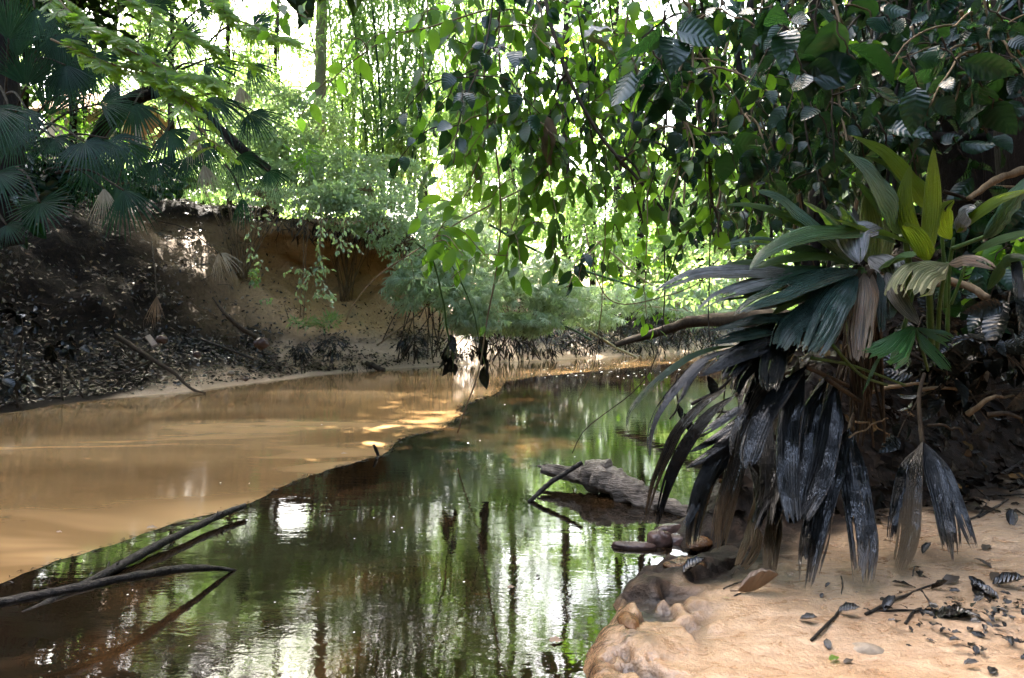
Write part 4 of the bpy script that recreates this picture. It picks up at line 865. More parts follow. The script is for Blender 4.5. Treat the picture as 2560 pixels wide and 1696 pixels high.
fans('fan_palm', 'leaning fan palm with glossy fans reaching right over the bank rim', [
  (470, 150, 7.4, (.95, -.2, -.12), (-.1, -.6, .8), 165, 'fan', (380, 190, 8.2), dict(spread=1.9, droop=.3, split=.38, nseg=24)),
  (480, 225, 7.4, (.80, -.3, -.5), (.1, -.7, .7), 165, 'fan', (380, 215, 8.2), dict(spread=1.7, droop=.4, split=.4, nseg=24)),
  (575, 262, 7.6, (.85, -.2, -.35), (.2, -.8, .6), 110, 'fan', (440, 225, 8.3), dict(spread=2.6, droop=.4)),
  (575, 150, 7.9, (.7, 0, -.5), (0, -.9, .4), 90, 'fan', (420, 160, 8.3), dict(spread=2.0, droop=.4)),
  (585, 60, 7.4, (.9, -.2, .1), (-.2, -.8, .5), 115, 'fan', (470, 110, 8.2), dict(spread=3.6, droop=.15)),
  (555, 200, 8.0, (.2, -.1, -.95), (0, -1, .2), 85, 'fan_dead', (430, 200, 8.3), dict(spread=1.2, nseg=14, droop=.2)),
  (445, 300, 7.4, (.15, -.2, -1), (-.3, -1, .1), 92, 'fan_dead', (370, 240, 8.1), dict(spread=1.2, nseg=14, droop=.3, ragged=.35, split=.35)),
  (470, 380, 7.5, (.35, -.2, -1), (.1, -1, .1), 80, 'fan_dead', (450, 300, 7.6), dict(spread=1.1, nseg=12, droop=.3, ragged=.35)),
  (360, 372, 7.6, (.3, -.3, -.85), (0, -1, .3), 90, 'fan', (400, 280, 8.1), dict(spread=3.2, droop=.4)),
  (425, 365, 7.7, (.4, -.2, -.8), (0, -1, .3), 85, 'fan', (410, 270, 8.1), dict(spread=2.8, droop=.4)),
  (550, 360, 7.7, (.7, -.2, -.6), (0, -1, .3), 85, 'fan', (470, 300, 8.2), dict(spread=2.4, droop=.4)),
  (620, 395, 7.9, (.5, -.2, -.75), (0, -1, .3), 70, 'fan', (520, 330, 8.2), dict(spread=2.4, droop=.4)),
  (560, 455, 7.8, (.1, -.2, -1), (0, -1, .1), 75, 'fan', (520, 380, 8), dict(spread=1.1, nseg=10, droop=.3)),
  (330, 150, 8.0, (.6, -.1, .5), (0, -.9, .4), 120, 'fan', (330, 230, 8.2), dict(spread=3.2, droop=.2)),
  (420, 90, 8.0, (.7, -.1, .4), (0, -.9, .4), 110, 'fan', (350, 200, 8.2), dict(spread=3.0, droop=.25)),
  (350, 20, 8.0, (.5, -.1, .8), (0, -.9, .4), 110, 'fan', (340, 180, 8.2), dict(spread=3.0, droop=.25)),
  (460, 20, 8.1, (.7, -.1, .3), (0, -.9, .4), 100, 'fan', (380, 120, 8.2), dict(spread=2.8, droop=.25)),
  (300, 330, 7.8, (.1, -.2, -.95), (0, -1, .3), 120, 'fan', (330, 240, 8.1), dict(spread=2.6, droop=.35)),
  (390, 300, 7.7, (.5, -.2, -.75), (0, -.9, .4), 125, 'fan', (390, 220, 8.1), dict(spread=2.4, droop=.4)),
  (220, 370, 7.9, (-.2, -.2, -.9), (0, -1, .3), 110, 'fan', (280, 280, 8.2), dict(spread=2.8, droop=.35)),
  (470, 330, 7.6, (.4, -.2, -.85), (0, -1, .3), 105, 'fan', (440, 250, 8.1), dict(spread=2.2, droop=.4)),
  (310, 240, 7.7, (-.1, -.2, -.9), (0, -1, .4), 130, 'fan', (340, 210, 8.1), dict(spread=3.0, droop=.3)),
  (270, 430, 7.7, (.3, -.2, -.95), (0, -1, .3), 95, 'fan', (300, 340, 8.1), dict(spread=2.2, droop=.4)),
  (350, 180, 7.9, (.9, -.1, .05), (0, -.8, .6), 130, 'fan', (330, 190, 8.2), dict(spread=2.4, droop=.35)),
 ], D(250, 430, 8.3), ([D(170, 430, 8.8), D(260, 270, 8.5), D(350, 215, 8.3), D(430, 240, 8.2), D(540, 330, 8.1), D(620, 395, 8.0)], [.11, .10, .095, .08, .07, .05]))
fans('fan_palm', 'wilted fan on a long thin stalk hanging in front of the clay hollow', [(505, 585, 7.8, (.12, -.1, -1), (0, -1, .1), 75, 'fan_dead', (360, 510, 7.9), dict(spread=1.0, nseg=12, droop=.15, ragged=.4, split=.25)),
   (510, 585, 7.75, (.8, -.1, -.45), (0, -1, .3), 65, 'fan_dead', None, dict(spread=1.1, nseg=10, droop=.5, split=.3))], D(360, 510, 7.9))
fans('fan_palm', 'brown dead fan hanging upside down low on the dark slope', [(362, 685, 7.35, (-.02, -.1, -1), (0, -1, .1), 78, 'fan_brown', (350, 560, 7.9), dict(spread=.95, nseg=14, droop=.1, ragged=.35, split=.35))], D(350, 560, 7.9))

# feathery bright branches
def feather(label, pts, d0, d1, n, seed, size=.15):
    rs = np.random.RandomState(seed); dd = np.linspace(d0, d1, len(pts)); path = wander([D(x, y, d) for (x, y), d in zip(pts, dd)], rs, .05)
    t = thing('feathery_branch', label, 'leafy branch', path[0]); ms, ml = MB(), MB(); tube(ms, path, [.012, .005], 6)
    for k in range(n):
        i = int(rs.uniform(4, len(path)-1)); q = path[i]; tg = nrm(path[min(i+1, len(path)-1)]-path[i-1])
        a = nrm(np.cross(tg, [0, 0, 1])+rs.normal(size=3)*.2)*(1 if k % 2 else -1)
        e = q+(a*.8+tg*.8+np.array([0, 0, rs.uniform(-.25, .05)]))*rs.uniform(.12, .30)
        tw = wander([q, (q+e)/2+np.array([0, 0, .01]), e], rs, .012, 9); tube(ms, tw, [.0035, .002], 4)
        for j in range(2, 9):
            tgt = nrm(tw[min(j+1, 8)]-tw[j-1])
            for s in (-1, 1):
                d = nrm(np.cross(tgt, [0, 0, 1])*s+tgt*.55+np.array([0, 0, -.35])+rs.normal(size=3)*.18)
                scatter(ml, T_PINNA, [tw[j]], [d], [np.array([0, -.8, .75])+rs.normal(size=3)*.3], size*rs.uniform(.7, 1.1)*(.6+.4*math.sin(j/8*3.1)))
    obj('stem', ms, M['stem'], t); obj('foliage', ml, M['feather'], t, smooth=False)
feather('lowest feathery bright green branch slanting across the dark palms', [(120, 90), (230, 140), (330, 175), (400, 215), (465, 265)], 5.6, 5.2, 34, 11)
feather('feathery lime branch reaching right at mid height over the fan palm', [(200, 70), (300, 120), (390, 160), (460, 175), (510, 195)], 5.5, 5.2, 30, 12)
feather('topmost feathery bright branch beside the leafy twig', [(420, -40), (500, 15), (560, 50), (620, 75), (660, 90)], 5.4, 5.2, 26, 13)
feather('feathery branch spreading over the upright dark fans in the corner', [(110, -40), (160, 30), (220, 70), (290, 95), (350, 90)], 5.6, 5.4, 30, 14)
feather('feathery branch crossing the tops of the fans behind the lime branch', [(250, -30), (330, 20), (420, 70), (500, 110), (560, 120)], 6.2, 6.0, 30, 16)
feather('small feathery spray under the low sky gaps', [(460, 290), (490, 330), (500, 350)], 5.8, 5.7, 7, 15, .11)
# ================================================================== BACKGROUND: BAMBOO, BUSHES, TREES
def bank_z(x, y):
    i = np.argmin((LB[..., 0]-x)**2+(LB[..., 1]-y)**2); return float(LB.reshape(-1, 3)[i, 2])
def cloud(ml, blobs, n, size, rs, tpl=T_LOW, droop=.35, shell=.55, up=.5):
    w = np.array([b[3]*b[4]*b[5] for b in blobs])**.67; w = w/w.sum()
    for b, k in zip(blobs, (w*n).astype(int)):
        d = rdir(k, rs); r = rs.rand(k)**(1/3.); r = shell+(1-shell)*r
        p = np.array(b[:3])+d*np.array(b[3:6])*r[:, None]
        cl = vnoise(p*np.array([1.4, 1.4, 2.0])/max(b[3], .6)*2.0, 9); p = p[cl > -.22]; d = d[cl > -.22]; k = len(p)
        dr = nrm(d*.6+rs.normal(size=(k, 3))*.6+np.array([0, 0, -droop]))
        scatter(ml, tpl, p, dr, rs.normal(size=(k, 3))*.6+np.array([0, 0, up]), size*rs.uniform(.6, 1.25, k))
def bush(name, label, cat, blobs, n, size, mat, seed, group=None, tpl=T_LOW, stems=6, stem='stem', perched=False, **kw):
    rs = np.random.RandomState(seed); b0 = np.array(blobs[0][:3]); z = bank_z(b0[0], b0[1])
    base = b0+np.array([-.15, .35, .05]) if perched else np.array([b0[0], b0[1], min(z, b0[2])]); t = thing(name, label, cat, base, group); ml, ms = MB(), MB()
    cloud(ml, blobs, n, size, rs, tpl, **kw)
    for b in blobs:
        for k in range(stems):
            e = np.array(b[:3])+rdir(1, rs)[0]*np.array(b[3:6])*.7
            tube(ms, wander([base+rs.normal(size=3)*.08*np.array([1, 1, 0]), (base+e)/2+np.array([0, 0, .1]), e], rs, .06, 12), [.012+.004*b[3], .004], 5)
    obj('stem', ms, M[stem], t); obj('foliage', ml, M[mat], t); return t
def tree(label, base, h, r, blobs, n, size, mat, seed, bark='trunk', group=None, name='tree', lean=(0, 0), tpl=T_LOW):
    rs = np.random.RandomState(seed); base = np.array(base, float); top = base+np.array([lean[0], lean[1], h])
    t = thing(name, label, 'tree', base, group); ms, ml = MB(), MB()
    path = wander([base-np.array([0, 0, .3]), base+(top-base)*.35, base+(top-base)*.7, top], rs, r*1.2, 24); tube(ms, path, [r, r*.8, r*.4], 10, rough=.15, seed=seed)
    for b in blobs:
        q = path[rs.randint(10, 23)]; e = np.array(b[:3]); tube(ms, wander([q, (q+e)/2+np.array([0, 0, .2]), e], rs, .15, 12), [r*.35, r*.1], 6)
        for k in range(3):
            e2 = e+rdir(1, rs)[0]*np.array(b[3:6])*.8; tube(ms, wander([e, (e+e2)/2, e2], rs, .1, 8), [r*.14, .01], 5)
    cloud(ml, blobs, n, size, rs, tpl)
    obj('trunk', ms, M[bark], t); obj('crown', ml, M[mat], t); return t
# pale ringed palm trunk, seen above the bush
mb = MB(); t = thing('palm_tree', 'pale ringed palm trunk rising out of the sunlit bushes', 'palm', D(735, 440, 17))
pth = catmull([D(735, 450, 17), D(738, 300, 17), D(742, 110, 17), D(746, -60, 17), D(748, -300, 17)], 90); tube(mb, pth, .155, 14, rough=.05); obj('trunk', mb, M['trunk_pale'], t)
rs = np.random.RandomState(21); ml = MB()
for k in range(16):
    a = k*.39*2; q = pth[-1]; dr = np.array([math.cos(a), math.sin(a), .5]); fr = catmull([q, q+dr*1.2, q+dr*2.4+np.array([0, 0, -.9]), q+dr*2.9+np.array([0, 0, -2.2])], 30)
    tg = nrm(np.gradient(fr, axis=0)); sd = nrm(np.cross(tg, [0, 0, 1]))
    for s in (-1, 1): scatter(ml, T_NARROW, fr[2:], sd[2:]*s+tg[2:]*.5+np.array([0, 0, -.4]), np.tile([0, 0, 1.0], (28, 1)), .7)
obj('crown', ml, M['canopy'], t)
# bamboo clump
def bamboo(label, base, culms, nleaf, seed, mat='bamboo', h=9, leaf=.32, spread=1.5):
    rs = np.random.RandomState(seed); base = np.array(base); t = thing('bamboo_clump', label, 'bamboo', base); ml, ms = MB(), MB()
    for k in range(culms):
        a = rs.uniform(0, 6.28); l = rs.uniform(.3, 1)*spread; b = base+np.array([math.cos(a), math.sin(a), 0])*rs.uniform(.1, .6)
        hh = h*rs.uniform(.7, 1.1); o = np.array([math.cos(a)*l, math.sin(a)*l*.7, 0])
        path = catmull([b-np.array([0, 0, .3]), b+o*.25+np.array([0, 0, hh*.4]), b+o*.7+np.array([0, 0, hh*.78]), b+o*1.5+np.array([0, 0, hh])], 40)
        mc = MB(); tube(mc, path, [.036, .03, .01], 7)
        m = nleaf//culms
        i = rs.randint(5, 40, m); q = path[i]+rs.normal(size=(m, 3))*np.array([.55, .55, .35])*(.25+i[:, None]/40.)
        # leaf plumes: clusters around twig ends
        q = q[(np.arange(m)//7)*7 % m]+rs.normal(size=(m, 3))*.16
        d = rs.normal(size=(m, 3))*.7+np.array([0, 0, -.55]); scatter(ml, T_NARROW, q, d, rs.normal(size=(m, 3))*.5+np.array([0, -.3, .7]), leaf*rs.uniform(.6, 1.3, m))
        for j in range(10):
            i0 = rs.randint(8, 38); e = path[i0]+rs.normal(size=3)*np.array([.7, .7, .4]); tube(mc, [path[i0], (path[i0]+e)/2+np.array([0, 0, .08]), e], [.008, .003], 4, 6)
        obj('culm', mc, M['culm'], t)
    obj('foliage', ml, M[mat], t); return t
bamboo('tall bamboo clump with dark thin culms behind the hollow bank', D(905, 455, 16), 9, 11000, 31, spread=1.9, h=9)
bamboo('slanting bamboo clump left of the tall clump', D(800, 450, 18), 6, 5200, 32, spread=2.4, h=9)
bamboo('bamboo clump behind the hanging vines', D(1080, 440, 19), 7, 8000, 33, spread=2.6, h=10, leaf=.36)
# sunlit bushes on the far bank
def bl(x, y, d, rx, ry, rz_): return tuple(D(x, y, d))+(rx, ry, rz_)
bush('sunlit_bush', 'brightest sunlit bush left of the bamboo on the bank top', 'bush', [bl(620, 270, 14.5, 1.1, .9, .8), bl(700, 300, 14.8, 1.1, .9, .9), bl(640, 350, 14.2, 1.0, .8, .6), bl(580, 340, 14.3, .8, .8, .6)], 9000, .13, 'bamboo_lit', 41)
bush('sunlit_bush', 'pale sunlit shrub under the fan palm tips', 'bush', [bl(560, 400, 13.2, .8, .6, .4), bl(640, 410, 13.4, .9, .7, .4), bl(500, 400, 13.5, .6, .5, .35)], 4500, .10, 'bamboo_lit', 42)
bush('sunlit_bush', 'green shrub at the foot of the bamboo culms', 'bush', [bl(800, 410, 14.2, .9, .8, .6), bl(900, 420, 14.4, 1.0, .8, .6), bl(730, 400, 14.3, .7, .7, .5)], 6500, .12, 'bamboo_lit', 43)
bush('sunlit_bush', 'soft green shrub mass behind the leaf curtain', 'bush', [bl(1130, 440, 17, 1.4, 1.2, 1.0), bl(1260, 470, 18, 1.6, 1.2, 1.0), bl(1400, 480, 19, 1.8, 1.2, 1.1)], 8500, .16, 'bright', 44)
bush('sunlit_bush', 'light green thicket behind the curtain above the fallen log', 'bush', [bl(1480, 540, 20, 1.8, 1.3, 1.1), bl(1640, 520, 21, 2, 1.4, 1.3), bl(1800, 500, 21, 2, 1.4, 1.5), bl(1400, 590, 18, 1.3, 1, .7), bl(1560, 610, 18.5, 1.5, 1, .7)], 11000, .17, 'bright', 45)
bush('sunlit_bush', 'yellow green shrub with upright young leaves on the bank rim', 'bush', [bl(705, 360, 13.0, .16, .12, .34)], 60, .32, 'vine_bright', 46, tpl=T_NARROW, up=0, stems=2)
# rim vegetation: small leafed creepers over the hollow
for k, (x, y, d, n, sz, lab, rx, rz_) in enumerate([(700, 470, 11.6, 700, .085, 'small leafed creeper draped over the hollow rim', .55, .28), (800, 490, 11.9, 900, .085, 'leafy creeper bulging from the rim above the clay face', .6, .35), (880, 520, 12.2, 1100, .09, 'creeper mass filling the rim beside the bamboo', .6, .45),
       (940, 570, 12.6, 1000, .09, 'creeper tumbling down the bank beside the bare twig', .6, .5), (600, 452, 11.9, 450, .08, 'low creeper on the rim over the roots', .6, .15), (860, 440, 12.8, 1000, .10, 'grey green creeper below the bamboo foot', .8, .4)]):
    bush('creeper', lab, 'creeper', [bl(x, y, d, rx, .4, rz_)], n, sz, 'bamboo_lit', 60+k, tpl=T_LEAF, stems=8, droop=.7, perched=True)
for k, (pts, d, lab, tw) in enumerate([([(742, 470), (745, 530), (735, 600), (728, 650), (735, 700)], 11.2, 'longest creeper strand dangling in front of the clay face', 9), ([(800, 500), (790, 550), (775, 590)], 11.4, 'short creeper strand hanging at the dark hollow', 4), ([(930, 560), (950, 610), (960, 660)], 11.9, 'creeper strand beside the bare slanting twig', 4), ([(690, 625), (730, 620), (770, 625)], 11.1, 'level creeper spray across the clay face', 5), ([(583, 480), (578, 540), (582, 600)], 10.8, 'thin creeper strand at the dark end of the hollow', 3), ([(745, 690), (760, 680), (780, 685)], 11.1, 'lowest creeper tuft above the clay slope', 3)]):
    vine(lab, pts, d-.9, d-.9, L0=.10, spacing=.05, mat='bamboo_lit', r=.006, seed=700+k, twigs=tw, sl=.5, name='creeper_strand')
for k, (x, y, d, n, rx, rz_, lab) in enumerate([(470, 425, 11.3, 500, .5, .14, 'low weeds along the rim above the dark slope'), (400, 415, 11.6, 420, .5, .12, 'low weeds on the rim under the drooping fans'), (660, 455, 11.5, 650, .5, .2, 'weeds spilling over the rim at the root fringe'), (770, 455, 11.8, 800, .55, .26, 'tall weeds on the rim over the clay face'), (900, 480, 12.2, 900, .55, .32, 'pale weeds on the rim beside the bamboo foot')]):
    bush('rim_weeds', lab, 'weeds', [bl(x, y, d, rx, .35, rz_)], n, .13, 'bamboo' if k < 2 else 'bamboo_lit', 160+k, tpl=T_LEAF if k % 2 else T_NARROW, stems=4, droop=.2, perched=True, shell=.2)
# star leaved bamboo shrubs over the far bank
def stars(label, blobs, n, size, mat, seed, stems=4):
    rs = np.random.RandomState(seed); b0 = np.array(blobs[0][:3]); base = np.array([b0[0], b0[1]+.6, bank_z(b0[0], b0[1]+.6)]); t = thing('bamboo_shrub', label, 'bamboo', base); ml, ms = MB(), MB()
    w = np.array([b[3] for b in blobs]); w = w/w.sum()
    for b, k in zip(blobs, (w*n).astype(int)):
        p = np.array(b[:3])+rdir(k, rs)*np.array(b[3:6])*(rs.rand(k)**.4)[:, None]
        d = rs.normal(size=(k, 3))*.5+np.array([-.1, -.5, -.55]); scatter(ml, T_STAR, p, d, rs.normal(size=(k, 3))*.5+np.array([0, -.6, .6]), size*rs.uniform(.6, 1.2, k))
        for j in range(stems):
            e = p[rs.randint(k)]; q = base+rs.normal(size=3)*np.array([.5, .3, .1]); tube(ms, [q, (q+e)/2+np.array([0, 0, .35]), e], [.014, .005], 5, 10)
    obj('stem', ms, M['stem_dark'], t); obj('foliage', ml, M[mat], t); return t
stars('pale star leaved bamboo arching over the bank left of the dipping vine', [bl(960, 660, 12.6, .7, .5, .5), bl(1020, 620, 13.2, .8, .6, .6), bl(1080, 690, 13.0, .8, .5, .5)], 900, .24, 'bamboo_lit', 81)
stars('whitish star leaved bamboo in the middle of the far bank', [bl(1180, 660, 13.6, .9, .6, .55), bl(1260, 640, 14.2, .9, .6, .6), bl(1300, 690, 14.0, .9, .6, .45), bl(1130, 600, 14.5, .9, .6, .6), bl(1100, 740, 13.0, .7, .4, .3), bl(1220, 745, 13.6, .8, .4, .28)], 1500, .26, 'bamboo_lit', 82)
stars('low star leaved bamboo right of the dark dying leaves', [bl(1400, 690, 15.5, 1.0, .6, .4), bl(1480, 700, 16.5, 1.0, .6, .4), bl(1380, 740, 15, .8, .4, .25)], 420, .24, 'bamboo_lit', 83)
stars('high star leaved bamboo beside the creeper mass', [bl(980, 520, 14, .8, .6, .7), bl(1060, 540, 14.6, .9, .6, .7)], 520, .25, 'bamboo_lit', 84)
stars('sunlit pale star leaved bamboo behind the fallen log', [bl(1560, 690, 17.5, 1.3, .8, .5), bl(1680, 680, 18, 1.3, .8, .6), bl(1800, 680, 18, 1.3, .8, .6), bl(1620, 730, 16.5, 1.0, .6, .3), bl(1740, 720, 16.8, 1, .6, .35)], 900, .26, 'bamboo_lit', 85)
stars('star leaved bamboo against the trunks behind the palm', [bl(1950, 640, 16, 1.4, .8, .8), bl(2100, 620, 15, 1.4, .8, .8)], 500, .26, 'bamboo', 86)
# oil blackened plants along the far waterline
for k, (x, y, d, n, rx, rz_, lab) in enumerate([(770, 800, 11.6, 260, .28, .20, 'round oil blackened tuft on the beach below the hollow'), (700, 810, 11.0, 140, .22, .13, 'smaller black tuft left of the round tuft'), (820, 850, 11.8, 160, .35, .08, 'flat black tuft at the water edge'), (960, 790, 13.0, 200, .4, .25, 'black leaves hanging below the pale bamboo'), (1060, 800, 13.6, 220, .45, .25, 'black leaf mass behind the drooping stems'),
       (1160, 790, 14.2, 220, .5, .28, 'black leaf mass right of the dipping vine'), (1260, 790, 14.8, 240, .5, .3, 'black leaf mass at the small dark hole'), (1350, 790, 15.5, 220, .5, .3, 'black leaf mass under the bamboo pole'), (1480, 790, 16.6, 300, .8, .32, 'black leaf bank below the fallen log'), (1600, 780, 17.2, 300, .8, .34, 'black leaf bank beside the strap leaf tips'), (45, 740, 7.5, 45, .25, .16, 'black leaved plant on the shaded corner slope'), (15, 885, 6.9, 60, .35, .12, 'black leaf tuft at the corner waterline'), (150, 800, 7.7, 30, .22, .10, 'shiny black leaved plant on the lower slope'), (880, 700, 12.0, 0, .2, .2, '')]):
    if n: bush('blackened_plant', lab, 'plant', [bl(x, y, d, rx, rx*.7, rz_)], n, .17 if k < 3 else .24 if k < 10 else .15, 'vine_oil', 90+k, tpl=T_NARROW if k < 10 else T_LEAF2, stems=2, stem='stem_dark', shell=.2, droop=.9)
bush('grass_tuft', 'green grass tuft on the clay slope above the black tuft', 'grass', [bl(755, 745, 11.6, .28, .2, .14), bl(700, 745, 11.3, .22, .15, .08)], 420, .14, 'bamboo', 120, tpl=T_NARROW, stems=0, shell=.2, droop=-.4)
bush('grass_tuft', 'small weed patch at the left end of the clay slope', 'grass', [bl(610, 690, 10.4, .10, .1, .14), bl(590, 640, 10.4, .08, .1, .15)], 160, .07, 'bamboo', 121, tpl=T_LEAF, stems=0, shell=.2)
# fallen / leaning bamboo poles and log
for k, (pts, d0, d1, r, mt, lab) in enumerate([([(1335, 750), (1420, 800), (1480, 836), (1497, 842)], 16.0, 15.2, .035, 'culm_pale', 'pale bamboo pole leaning into the water at the far bank'), ([(1010, 560), (1120, 640), (1250, 720), (1370, 790)], 14.5, 14.0, .03, 'culm', 'green bamboo pole slanting under the star leaved bamboo'), ([(1130, 520), (1260, 590), (1420, 650), (1560, 690)], 16, 16.5, .035, 'culm', 'long bamboo pole lying across the thicket'), ([(870, 800), (960, 730), (1060, 650)], 12.6, 13.0, .016, 'stem', 'thin tan cane slanting up from the bank foot'), ([(1010, 850), (1090, 760), (1120, 700)], 13.2, 13.4, .012, 'stem', 'thin reddish cane beside the black leaves'), ([(1380, 560), (1480, 640), (1590, 720)], 15.5, 16, .03, 'culm_pale', 'dry cane slanting down over the thicket'), ([(1300, 640), (1450, 700), (1600, 720)], 15.8, 16.5, .025, 'culm_pale', 'dry cane lying low above the black leaf bank')]):
    wood('bamboo_pole', lab, 'pole', [D(x, y, d) for (x, y), d in zip(pts, np.linspace(d0, d1, len(pts)))], [r, r*.8], mt, 8, 30, 130+k, rough=.04, part='culm', a=.06)
wood('fallen_log', 'rotten brown log reaching from the strap leaves down toward the water', 'log', [D(1425, 797, 9.2), D(1500, 775, 9.0), D(1560, 758, 8.8), D(1600, 742, 8.6), D(1680, 738, 8.2), D(1760, 735, 7.8), D(1850, 738, 7.4), D(1980, 750, 6.9)], [.04, .07, .08, .12, .11, .11], 'stem_dark', 14, 50, 140, rough=.35, part='bark', a=.05)
# trees behind
rs1 = np.random.RandomState(5)
tr = [(180, 24, 'tree behind the feathery branches', 'bright'), (330, 27, 'tree behind the leaning fan palm', 'bright'), (470, 25, 'tree between fan palm and sunlit bush', 'bright'), (620, 24, 'leafy tree behind the brightest bush', 'bright'), (720, 30, 'tree behind the pale ringed trunk', 'bamboo'), (980, 27, 'tree behind the tall bamboo', 'bamboo'),
      (1120, 26, 'tree behind the left edge of the curtain', 'bright'), (1370, 28, 'tall tree behind the middle of the curtain', 'bright'), (1530, 26, 'tree behind the thicket and fallen log', 'bright'), (1700, 24, 'tree behind the shady curtain', 'canopy'), (1880, 22, 'tree behind the slim dark trunk', 'bright'), (2080, 20, 'tree behind the wide dark trunk', 'canopy'), (2290, 18, 'tree behind the edge trunk', 'canopy')]
for k, (x, d, lab, mt) in enumerate(tr):
    b = D(x, 560, d); z0 = bank_z(b[0], b[1]) if x < 1650 else 2.5; b[2] = z0; h = rs1.uniform(7, 10)
    bb = []
    for j in range(9):
        bb.append((b[0]+rs1.normal()*1.5, b[1]+rs1.normal()*1.2, z0+h*rs1.uniform(.12, 1.05), rs1.uniform(.9, 1.8), rs1.uniform(.9, 1.6), rs1.uniform(.6, 1.2)))
    tree('far '+lab, b, h, .16, bb, 5000, .25, mt, 200+k, 'trunk_pale' if k % 3 == 0 else 'trunk')
for k, (x, d, h, mt, lab) in enumerate([(60, 15, 8, 'bright', 'leafy tree behind the upright dark fans in the corner'), (170, 14, 8, 'canopy', 'shady tree behind the feathery branches'), (270, 17, 8, 'bright', 'pale leafy tree beyond the hut roof'), (400, 16, 7.5, 'bright', 'sunlit tree beyond the leaning fan palm'), (530, 18, 8, 'bamboo', 'feathery green tree beyond the fan tips'), (640, 19, 8, 'bright', 'sunlit tree left of the pale ringed trunk'),
        (1480, 19, 9, 'vine_bright', 'lime leaved tree glowing through the middle of the curtain'), (1620, 20.5, 10, 'bright', 'lime tree glowing behind the slanting woody vine'), (1780, 22.5, 10, 'vine_bright', 'lime tree behind the slim dark trunk left side'), (1950, 12, 6.5, 'bright', 'lime tree glowing between the slim and the wide trunk'), (2120, 11, 6.5, 'vine_bright', 'lime tree glowing left of the wide trunk'), (2290, 10, 6, 'bright', 'lime tree glowing between wide trunk and edge trunk')]):
    b = D(x, 560, d); b[2] = bank_z(b[0], b[1]) if d > 13.5 else gnd(b, 0)[2]; bb = []
    far_ = d > 13.5 and x > 1200; kz = 1.5 if far_ else 1.0
    for j in range(9 if x < 1200 else 7): bb.append((b[0]+rs1.normal()*.9, b[1]+rs1.normal()*.8, b[2]+h*rs1.uniform(.1 if x < 1200 else .0, .95), rs1.uniform(.7, 1.2)*kz, rs1.uniform(.7, 1.1)*kz, rs1.uniform(.5, .9)*kz))
    tree(lab, b, h, .09*kz, bb, 3600 if x < 1200 else 2800, .17*kz, mt, 270+k, 'trunk', tpl=T_LOW)
for xx, lab_ in ((1180, 'tall far tree added to break the water glare, left of the long bare vine'), (1430, 'tall far tree added to break the water glare, right of the long bare vine')):
    b = D(xx, 560, 25); b[2] = 2; tree(lab_, b, 17, .2, [(b[0]+rs1.normal()*1.5, b[1]+rs1.normal(), rs1.uniform(11, 18), 1.4, 1.3, .8) for j in range(8)], 4200, .28, 'bright', 301+xx, 'trunk')  # crowns mostly above view, added to break up sky glare on the water
b = D(1310, 560, 24); b[2] = 2; tree('tallest far tree, added over the long bare vine to break the water glare', b, 17, .2, [(b[0]+rs1.normal()*1.6, b[1]+rs1.normal(), rs1.uniform(11.5, 18), 1.3, 1.3, .8) for j in range(9)], 4200, .26, 'bright', 299, 'trunk')  # another crown added across the sky gap mirrored in the water
# small far trees between, thinner
for k, (x, d) in enumerate([(60, 34), (260, 36), (420, 36), (560, 37), (860, 38), (1060, 37), (1200, 39), (1460, 38), (1640, 37), (1800, 34), (1990, 32), (2200, 30)]):
    b = D(x, 600, d); b[2] = 2.6; h = rs1.uniform(7, 12); bb = [(b[0]+rs1.normal()*2.4, b[1]+rs1.normal(), 2.6+h*rs1.uniform(.1, 1), rs1.uniform(1.4, 2.6), 1.6, rs1.uniform(.9, 1.6)) for j in range(10)]
    tree('hazy green tree in the far forest, partly hidden', b, h, .18, bb, 3400, .36, 'bright' if k % 2 else 'bamboo', 240+k, 'trunk_pale', group='far forest trees')

# ================================================================== CANOPY overhead (crowns of the bank trees, gaps and extra layers shaped for the light)
def crown(par, blobs, n, size, seed, mat='canopy'):
    ml = MB(); cloud(ml, blobs, n, size, np.random.RandomState(seed), T_LOW, shell=.1); obj('crown', ml, M[mat], par)
rs2 = np.random.RandomState(8)
def blobs_over(x0, x1, y0, y1, n, k=1.0):
    out = []
    for i in range(n):
        x, y = rs2.uniform(x0, x1), rs2.uniform(y0, y1)
        if -3.2 < x < 3.4 and y < 7.6: continue
        if abs(x+4.1) < 1.1 and 11.6 < y < 14.6: continue
        z = max(6.2, 2.6+.62*y)+rs2.uniform(.6, 3)
        out.append((x, y, z, rs2.uniform(1, 1.8), rs2.uniform(1, 1.8), rs2.uniform(.5, .9)))
    return out
crown(TREE_A, blobs_over(.5, 7, 4, 13, 26), 9000, .30, 1)
crown(TREE_B, blobs_over(1.5, 9, 1, 9, 22), 7500, .30, 2)
crown(TREE_C, blobs_over(-5, 3.5, 6, 16, 34), 11000, .30, 3)
tl = thing('jungle_tree', 'unseen leaning tree on the left bank, crown added to shade the slope', 'tree', (-9.5, 7.5, 3.3))
mb = MB(); tube(mb, catmull([(-9.5, 7.5, 3.0), (-9.2, 7.4, 6), (-8.2, 7.6, 9), (-7.2, 8, 11)], 30), [.28, .22, .14], 12, rough=.2); obj('trunk', mb, M['trunk'], tl)
crown(tl, blobs_over(-15, -3, 3, 17, 60), 20000, .30, 4)

